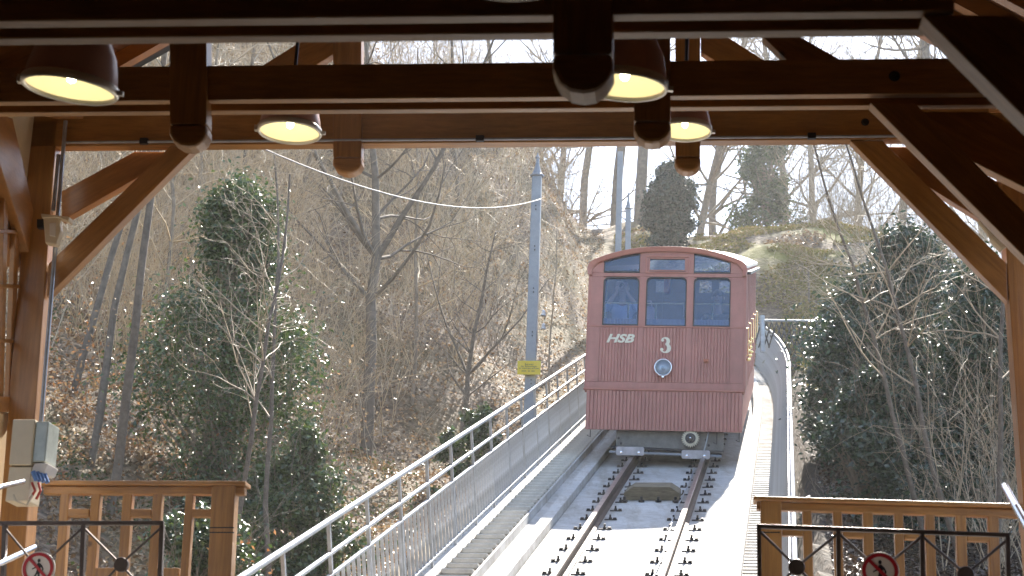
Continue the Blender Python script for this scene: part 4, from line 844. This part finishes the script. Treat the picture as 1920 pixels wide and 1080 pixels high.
# lattice fence at the foot of the right bank
lf = thing('lattice_fence', 'low brown diamond lattice fence at the foot of the mossy bank', 'fence', ground(1480, 645, 30, 60)); yL = 40.0
LP = lambda x, y: ray(x, y)*(yL/ray(x, y)[1])
for k in range(13):
    x0 = 1428+k*9.4
    for d in (1, -1):
        a_, b_ = LP(x0, 604), LP(x0+d*15, 652); mb = MB(); mb.prism([a_-T*.017+A*.02*d, a_+T*.017+A*.02*d, b_+T*.017+A*.02*d, b_-T*.017+A*.02*d], A*.018); mb.build('slat', 'dark', lf)
mb = MB(); mb.tube([LP(1424, 601), LP(1545, 602)], .03, 8); mb.build('top_rail', 'galv', lf)
mb = MB(); mb.tube([LP(1430, 660), LP(1429, 592)], .06, 8); mb.build('post', 'galv', lf)
lg = ground(1490, 694, 18, 60); mb = MB(); d = T*.32-Z*.06; mb.tube([lg-d+Z*.07, lg+Z*.08, lg+d+Z*.06], [.06, .07, .06], 10); tag(mb.build('log', 'log'), 'short pinkish cut log lying beyond the right fence', 'log')
st = ground(1517, 570, 30, 60); mb = MB(); mb.tube([st, st+Z*.95], .025, 6); tag(mb.build('stake', 'bark'), 'thin dark stake standing on the mossy bank', 'stake')

# ------------------------------------------------------------------ vegetation
def rvec(): return np.array([random.gauss(0, 1), random.gauss(0, 1), random.gauss(0, 1)])
def grow(p, d, ln, r, lev, segs, wob=.12, up_=.06, nb=(3, 5), ratio=.62, ang=(.5, 1.0), minr=.004, start=.3):
    p = np.array(p, float); d = np.array(d, float); d /= np.linalg.norm(d); n = max(3, int(5 if lev > 1 else 4)); step = ln/n; pts = [p]; rs = [r]
    for i in range(n):
        d = d+rvec()*wob+np.array([0, 0, up_]); d /= np.linalg.norm(d); p2_ = p+d*step; r2 = max(minr, r*(1-.72*(i+1)/n)); segs.append((p, p2_, rs[-1], r2)); p = p2_; pts.append(p); rs.append(r2)
    if lev > 0:
        for _ in range(random.randint(*nb)):
            k = random.uniform(start, 1.0)*n; i = min(n-1, int(k)); q0 = pts[i]+(pts[i+1]-pts[i])*(k-i); dd = pts[i+1]-pts[i]; dd = dd/np.linalg.norm(dd)
            s_ = np.cross(dd, rvec()); s_ /= np.linalg.norm(s_)+1e-9; a_ = random.uniform(*ang); nd_ = dd*math.cos(a_)+s_*math.sin(a_)
            grow(q0, nd_, ln*ratio*random.uniform(.7, 1.15), max(minr, rs[i]*.6), lev-1, segs, wob*1.15, up_, nb, ratio, ang, minr, .15)
def tubes(segs, n=3):
    p0 = np.array([s_[0] for s_ in segs]); p1 = np.array([s_[1] for s_ in segs]); r0 = np.array([s_[2] for s_ in segs]); r1 = np.array([s_[3] for s_ in segs])
    return tubes_np(p0, p1, r0, r1, n)
def tubes_np(p0, p1, r0, r1, n=3):
    d = p1-p0; d /= np.linalg.norm(d, axis=1, keepdims=True)+1e-9; a_ = np.where(np.abs(d[:, 2:3]) < .9, [[0, 0, 1.0]], [[1.0, 0, 0]]); u = np.cross(d, a_); u /= np.linalg.norm(u, axis=1, keepdims=True); w_ = np.cross(d, u)
    V = []
    for pp, r_ in ((p0, r0), (p1, r1)):
        for k in range(n): an = 2*math.pi*k/n; V.append(pp+r_[:, None]*(u*math.cos(an)+w_*math.sin(an)))
    V = np.stack(V, 1); N = len(p0); base = (np.arange(N)*2*n)[:, None]; Fq = [np.concatenate([base+k, base+(k+1) % n, base+n+(k+1) % n, base+n+k], 1) for k in range(n)]
    return V.reshape(-1, 3), np.concatenate(Fq, 0)
def leaf_cards(c, size, nrm=None, fold=.25, asp=.55, r=None):
    r = r or rng; N = len(c); nrm = r.normal(size=(N, 3)) if nrm is None else nrm; nrm = nrm/np.linalg.norm(nrm, axis=1, keepdims=True); a_ = r.normal(size=(N, 3)); u = np.cross(nrm, a_); u /= np.linalg.norm(u, axis=1, keepdims=True); w_ = np.cross(nrm, u); s_ = size[:, None]
    V = np.stack([c-u*s_, c+w_*s_*asp+nrm*s_*fold, c+u*s_, c-w_*s_*asp+nrm*s_*fold], 1).reshape(-1, 3); b_ = (np.arange(N)*4)[:, None]
    return V, np.concatenate([np.concatenate([b_, b_+1, b_+2], 1), np.concatenate([b_, b_+2, b_+3], 1)], 0)
TREES = {}
def tree_proto(key, H, r, lev, nb, bare_to, m_tr, m_cr, lean=0.0, fork=False, ratio=.5):
    random.seed(hash(key) % 1000 if False else sum(map(ord, key))); trunk = []; p = np.zeros(3); d = np.array([lean, 0, 1.0]); n = 12; pts = [p]; rs = [r]
    for i in range(n):
        d = d+rvec()*.045; d[2] = max(d[2], .8); d /= np.linalg.norm(d); p2_ = p+d*H/n; r2 = r*(1-.85*(i+1)/n)+.01; trunk.append((p, p2_, rs[-1], r2)); p = p2_; pts.append(p); rs.append(r2)
    cr = []
    if fork:
        for a_ in (-.45, .4): grow(pts[5], np.array([a_, random.uniform(-.2, .2), 1]), H*.55, r*.6, 3, cr, .10, .08, nb, .55)
    for i in range(int(n*bare_to), n+1):
        for _ in range(random.randint(*nb)):
            a_ = random.uniform(0, 6.28); up__ = random.uniform(.3, 1.1); grow(pts[min(i, n)], np.array([math.cos(a_), math.sin(a_), up__]), H*random.uniform(.18, .34)*(1.15-.6*i/n), max(.006, rs[i]*.5), lev, cr, .14, .05, (3, 5), ratio+.08, (.4, 1.0), .0028)
    tv = tubes(trunk, 8); cv_ = tubes(cr, 3); o1 = mesh_np('trunk', *tv, m_tr); o2 = mesh_np('crown', *cv_, m_cr)
    o1.data.polygons.foreach_set('use_smooth', [True]*len(o1.data.polygons))
    meshes = (o1.data, o2.data); bpy.data.objects.remove(o1); bpy.data.objects.remove(o2); TREES[key] = meshes
tree_proto('slender', 9, .046, 2, (1, 3), .45, 'bark', 'twig_grey')
tree_proto('sapling', 6.5, .028, 2, (1, 3), .25, 'bark_pale', 'twig')
tree_proto('forked', 9, .11, 2, (2, 3), .4, 'bark', 'bark', fork=True)
tree_proto('tall', 17, .21, 2, (3, 4), .3, 'bark', 'bark')
tree_proto('tall_two', 16, .15, 2, (3, 4), .25, 'bark_pale', 'bark_pale')
def tree(key, label, px, y, sc=1.0, rz=None, lean=(0, 0), group=None, sink=.15, name='bare_tree'):
    b_ = spot(px, y); root = thing(name, label, 'tree', group=group, M4=Matrix.Translation(Vector(b_-Z*sink)) @ Matrix.Rotation(lean[0], 4, 'Y') @ Matrix.Rotation(lean[1], 4, 'X') @ Matrix.Rotation(rz if rz is not None else random.uniform(0, 6.28), 4, 'Z') @ Matrix.Scale(sc, 4))
    for nm, me in zip(('trunk', 'crown'), TREES[key]): o = bpy.data.objects.new(nm, me); COL.objects.link(o); o.parent = root
    return root
random.seed(11)
G1 = 'slender bare trees on the left slope'
tree('slender', 'slender bare tree nearest the left post, first from the post', 150, 24, 1.0, lean=(.10, 0), group=G1)
tree('slender', 'slender bare tree second from the left post', 196, 22, 1.0, lean=(.09, 0), group=G1)
tree('slender', 'slender bare tree third from the left post, slightly thicker stem', 238, 20.5, 1.05, lean=(.12, 0), group=G1)
tree('sapling', 'thin sapling leaning between the left post and the holly', 300, 27, 1.1, lean=(.06, 0), group=G1)
tree('slender', 'thin bare sapling in front of the left holly', 470, 18.5, .62, lean=(.02, 0), group=G1)
tree('slender', 'bare sapling right of the left holly', 545, 20, .66, lean=(-.02, 0), group=G1)
tree('slender', 'bare tree high on the slope under the left end of the wire', 535, 36, 1.0, group=G1)
tree('forked', 'dark forked tree in the middle of the left slope', 700, 30, 1.0, rz=.3, lean=(.06, 0))
G2 = 'bare trees on the slope behind the tall pole'
tree('forked', 'low spreading bare tree left of the yellow sign', 870, 31, .5, group=G2)
tree('slender', 'bare tree with upright stem between the forked tree and the tall pole', 850, 40, 1.0, group=G2)
tree('slender', 'bare tree just left of the tall pole high on the slope', 925, 44, 1.1, group=G2)
tree('sapling', 'thin bare shrub tree right behind the yellow sign', 1035, 36, .6, lean=(-.05, 0), group=G2)
tree('slender', 'bare tree high up between the holly and the forked tree', 620, 38, .95, group=G2)
tree('slender', 'bare tree near the top beam left of the left far lamp', 420, 34, 1.0, group=G2)
tree('sapling', 'sapling high on the slope below the left brace', 350, 33, 1.2, group=G2)
tree('sapling', 'sapling right of the forked tree', 780, 33, 1.1, group=G2)
G3 = 'tall bare trees on the crest'
tree('tall', 'thick leaning tree behind the far poles above the car roof', 1150, 64, 1.0, lean=(.02, 0), rz=1.0, group=G3)
tree('tall', 'thick upright tree between the far poles and the yew', 1196, 62, 1.05, rz=2.4, group=G3)
tree('tall_two', 'bare tree at the right edge of the left bank', 1090, 66, 1.1, group=G3)
for i, (px, y, k, lab) in enumerate(((1300, 66, 'tall_two', 'bare tree just right of the yew'), (1345, 72, 'tall', 'grey trunk second right of the yew on the crest'), (1400, 64, 'tall_two', 'bare tree standing behind the middle holly'), (1470, 70, 'tall', 'bare tree right of the middle holly on the crest'), (1540, 62, 'tall_two', 'bare tree above the right end of the mossy crest'), (1610, 66, 'tall', 'bare trunk left of the right far brace'), (1690, 58, 'tall_two', 'bare tree seen just under the right far brace'), (1770, 55, 'tall', 'bare tree behind the right braces'), (1840, 60, 'tall_two', 'bare tree behind the right post'), (1030, 75, 'tall', 'bare tree behind the finial of the tall pole'), (960, 72, 'tall_two', 'faint bare tree above the left bank left of the tall pole'))):
    tree(k, lab, px, y, random.uniform(.9, 1.15), group=G3)
G4 = 'thin bare trees in front of the right holly'
for px, y, lab, ln in ((1730, 21, 'thin bare tree leaning in front of the right holly, left of its neighbours', -.12), (1790, 19.5, 'thin bare tree in front of the right holly, middle of three', -.08), (1850, 18.5, 'thin bare tree beside the right post', -.05)): tree('slender', lab, px, y, .62, lean=(ln, 0), group=G4)

def holly(label, base, H, rx, ry, N, m, name='holly_bush', seed=1, cone=.6, size=.05, cat='bush', lumps=40):
    r_ = np.random.default_rng(seed); root = thing(name, label, cat, base)
    cs = []; ws = []
    for k in range(lumps):                                # leaf clumps through the crown, uneven outline
        z = r_.random()**.8; wd = (1-z)**cone*(.75+.25*math.sin(z*9+seed)) if name != 'yew_tree' else max(.18, math.sqrt(max(0, 1-((z-.42)/.6)**2))); a_ = r_.random()*6.283; rr_ = math.sqrt(r_.random())*wd; cs.append((rx*rr_*math.cos(a_), ry*rr_*math.sin(a_), H*(.04+.96*z))); ws.append((.20+.5*wd)*(.6+.8*r_.random()))
    cs = np.array(cs); ws = np.array(ws); i = r_.integers(0, lumps, N); d = r_.normal(size=(N, 3)); d /= np.linalg.norm(d, axis=1, keepdims=True); rad = r_.random(N)**.5*np.where(r_.random(N) < .22, 1.75, 1.0)
    c = cs[i]+d*(ws[i]*rad*min(rx, H*.3)*.62)[:, None]; c[:, 2] = np.abs(c[:, 2]); s_ = size*(.6+.8*r_.random(N))
    nn = r_.normal(size=(N, 3))*.8+d*.5+np.array([.1, -.3, .9]); V, Fq = leaf_cards(c, s_, nn, r=r_); mesh_np('foliage', V, Fq, m, root)
    random.seed(seed); segs = []
    for k in range(0, lumps, 2): q_ = cs[k]; mid = np.array([q_[0]*.3, q_[1]*.3, q_[2]*.55]); segs += [(np.array([0, 0, -.2]), mid, .05, .03), (mid, q_, .03, .008)]
    for k in range(lumps):
        q_ = cs[k]; grow(q_*.75, np.array([q_[0], q_[1], 1.0+.3*q_[2]])+rvec()*.5, random.uniform(.5, 1.1)*min(1.2, rx), .007, 1, segs, .15, .05, (2, 4), .5, (.4, .9), .0025)
    V, Fq = tubes(segs, 4); mesh_np('stems', V, Fq, 'bark_pale', root); return root
hb = spot(440, 23); tz = ray(430, 372)[2]/ray(430, 372)[1]*23
holly('tall glossy holly left of the forked tree with sparkling leaves', hb-Z*.3, tz-hb[2]+.4, 1.5, 1.3, 31000, 'holly_light', seed=4, cone=.38, size=.034, lumps=120)
hb = spot(585, 22); holly('low glossy holly spreading above the left fence', hb-Z*.9, 2.8, 1.3, 1.0, 24000, 'holly_light', seed=9, cone=.5, size=.034, lumps=60)
hb = spot(420, 18.5); holly('dark holly just behind the left balustrade', hb-Z*1.0, 2.3, 1.1, .8, 15000, 'holly_light', seed=12, cone=.35, size=.034, lumps=50)
hb = spot(900, 28); holly('small sparkling holly beside the yellow sign', hb-Z*.3, 1.7, .9, .7, 5000, 'holly_light', seed=15, cone=.4, size=.055, lumps=26)
hb = spot(1700, 25); tz = ray(1660, 455)[2]/ray(1660, 455)[1]*25
holly('huge dark holly filling the right side beyond the walkway', hb-Z*.6, tz-hb[2]+.7, 2.0, 1.7, 48000, 'holly', seed=21, cone=.34, size=.038, lumps=150)
hb = spot(1850, 22); holly('dark holly beside the right post', hb-Z*.6, 4.0, 1.1, 1.3, 30000, 'holly', seed=25, cone=.3, size=.036, lumps=80)
hb = spot(1575, 26); holly('dark holly nearest the lattice fence above the right balustrade', hb-Z*.3, 3.0, .75, .9, 22000, 'holly', seed=29, cone=.4, size=.036, lumps=60)
hb = spot(1620, 22); holly('low dark holly above the right balustrade', hb-Z*.4, 2.3, .95, .9, 18000, 'holly', seed=27, cone=.4, size=.036, lumps=50)
hb = spot(1255, 50); tz = ray(1255, 318)[2]/ray(1255, 318)[1]*50; zb_ = ray(1255, 462)[2]/ray(1255, 462)[1]*50
holly('dense dark egg shaped yew on the crest above the car', np.array([hb[0], 50, zb_-.3]), tz-zb_+.4, .62, .62, 26000, 'yew', 'yew_tree', 31, .28, .06, 'tree', 120)
hb = spot(1440, 60); zb_ = ray(1440, 405)[2]/ray(1440, 405)[1]*60; tz = ray(1440, 285)[2]/ray(1440, 285)[1]*60
holly('loose green holly among the trees on the crest', np.array([hb[0], 60, zb_-.5]), tz-zb_+1.2, 1.3, 1.3, 8000, 'holly_light', 'holly_bush', 33, .3, .075, 'bush', 60)

# brush: a tangle of twigs nobody could count
def scatter_ground(N, x0, x1, y0, y1, r_):
    px = r_.uniform(x0, x1, N); y = y0+(y1-y0)*r_.random(N)**1.15; k = np.array([ray(600, 600)]) ; X_ = (F[0]+RR[0]*(px-960)/FPX-UU[0]*60/FPX)/(F[1]+RR[1]*(px-960)/FPX-UU[1]*60/FPX)*y
    return X_, y, terrain(X_, y)
def brush(name, label, N, x0, x1, y0, y1, seed, m, hmin, hmax, protos, keep=None):
    r_ = np.random.default_rng(seed); X_, Y_, Z_ = scatter_ground(N, x0, x1, y0, y1, r_); P0, P1, A0, A1 = [], [], [], []
    for x, y, z in zip(X_, Y_, Z_):
        if keep is not None and not keep(x, y): continue
        p0, p1, a0, a1 = protos[r_.integers(len(protos))]; s_ = r_.uniform(hmin, hmax); an = r_.uniform(0, 6.28); ca, sa = math.cos(an)*s_, math.sin(an)*s_; Rm = np.array([[ca, -sa, 0], [sa, ca, 0], [0, 0, s_]])
        o_ = np.array([x, y, z-.05]); P0.append(p0 @ Rm.T+o_); P1.append(p1 @ Rm.T+o_); A0.append(a0*(.7+.3*s_)); A1.append(a1*(.7+.3*s_))
    V, Fq = tubes_np(np.concatenate(P0), np.concatenate(P1), np.concatenate(A0), np.concatenate(A1), 3)
    return tag(mesh_np(name, V, Fq, m), label, 'brush', kind='stuff')
protos = []
for k in range(7):
    random.seed(100+k); segs = []
    for j in range(random.randint(4, 6)):
        a_ = random.uniform(0, 6.28); tl = random.uniform(.1, .55); grow((random.uniform(-.25, .25), random.uniform(-.25, .25), 0), (math.cos(a_)*tl, math.sin(a_)*tl, 1), random.uniform(1.0, 2.1), random.uniform(.005, .010), 2, segs, .12, .05, (3, 4), .55, (.35, .9), .002, .2)
    protos.append(tuple(np.array([s_[i] for s_ in segs]) for i in range(4)))
def track_clear(x, y):
    l = (x-O[0])*rt[0]+(y-O[1])*rt[1]; pxx = 960+FPX*(x/y)
    if pxx < 660 and y < 28-(2.5 if pxx < 300 else 0): return False
    if pxx > 780 and x < 1.6 and y < PY+4: return False
    return not (-4.6 < l < 2.4)
brush('brush', 'tangle of tan bare twigs covering the left slope', 620, -60, 1130, 19, 60, 5, 'twig', .7, 1.7, protos, track_clear)
brush('brush', 'tangle of grey bare twigs standing high on the left slope', 290, -60, 1100, 24, 66, 6, 'twig_grey', 1.0, 2.2, protos, track_clear)
brush('brush', 'thin bare twigs along the crest and down the right side', 260, 1290, 1960, 53, 74, 8, 'twig_grey', 1.2, 3.4, protos, track_clear)
brush('brush', 'thin bare twigs in front of the right holly', 16, 1600, 1960, 18, 26, 10, 'twig_grey', .8, 1.5, protos, track_clear)

# dead leaves on the ground and on the twigs, green ground leaves, dry grass
def litter(name, label, cat, N, x0, x1, y0, y1, m, size, lift, seed, keep=None, tilt=.6):
    r_ = np.random.default_rng(seed); X_, Y_, Z_ = scatter_ground(N, x0, x1, y0, y1, r_); l = (X_-O[0])*rt[0]+(Y_-O[1])*rt[1]; ok = (l < -2.2) | (l > 2.2) | ((Y_ > 41) & (l > -1))
    if keep is not None: ok &= keep(X_, Y_)
    c = np.stack([X_, Y_, Z_+.02+lift*r_.random(N)**2.2], 1)[ok]; n_ = r_.normal(size=c.shape)*tilt+np.array([0, 0, 1.0]); V, Fq = leaf_cards(c, size*(.6+.8*r_.random(len(c))), n_, r=r_); return tag(mesh_np(name, V, Fq, m), label, cat, kind='stuff')
litter('leaf_litter', 'brown dead leaves lying over the left slope', 'leaves', 90000, -80, 1130, 15.5, 60, 'litter', .036, .10, 41)
litter('hanging_leaves', 'withered pale leaves clinging to the brush of the left slope', 'leaves', 60000, -80, 1110, 22, 60, 'litter', .03, 2.2, 46, lambda x, y: (vnoise(x+3, y+1, .8) > -.2) & ((x-O[0])*rt[0]+(y-O[1])*rt[1] < -4.5), 1.5)
litter('leaf_litter', 'brown dead leaves on the ground right of the walkway', 'leaves', 40000, 1450, 1960, 15.5, 42, 'shade_litter', .034, .06, 42)
litter('beech_leaves', 'dry orange leaves still hanging on the low branches at left', 'leaves', 9000, 90, 560, 17, 30, 'beech', .026, 1.3, 43, lambda x, y: vnoise(x, y, .9) > .15, 1.5)
litter('ground_ivy', 'patches of green leaves low on the left slope', 'leaves', 14000, 60, 800, 16, 30, 'ivy', .028, .28, 44, lambda x, y: vnoise(x+31, y, .7) > .1)
litter('leaf_litter', 'fallen brown leaves in patches over the right bank', 'leaves', 22000, 1150, 1720, 38, 58, 'litter', .06, .12, 47, lambda x, y: vnoise(x+3, y+8, .6) > .12, .9)
litter('dry_grass', 'dry grass and moss tufts over the right bank', 'grass', 75000, 1150, 1720, 37, 58, 'grass', .05, .09, 45, lambda x, y: vnoise(x+3, y*1.6+8, .7) > -.38, 1.2)

# ------------------------------------------------------------------ thin sunlit air over the valley
mb = MB(); mb.bx(-72, 92, -32, 262, -16, 62); hz = mb.build('haze', None); tag(hz, kind='stuff')
hm = bpy.data.materials.new('haze_air'); hm.use_nodes = True; nt = hm.node_tree; nt.nodes.remove(nt.nodes['Principled BSDF'])
pv = nd(nt, 'ShaderNodeVolumePrincipled'); pv.inputs['Color'].default_value = (1, .985, .955, 1); pv.inputs['Density'].default_value = .0013; pv.inputs['Anisotropy'].default_value = .35
nt.links.new(pv.outputs[0], nt.nodes['Material Output'].inputs['Volume']); hz.data.materials.append(hm)
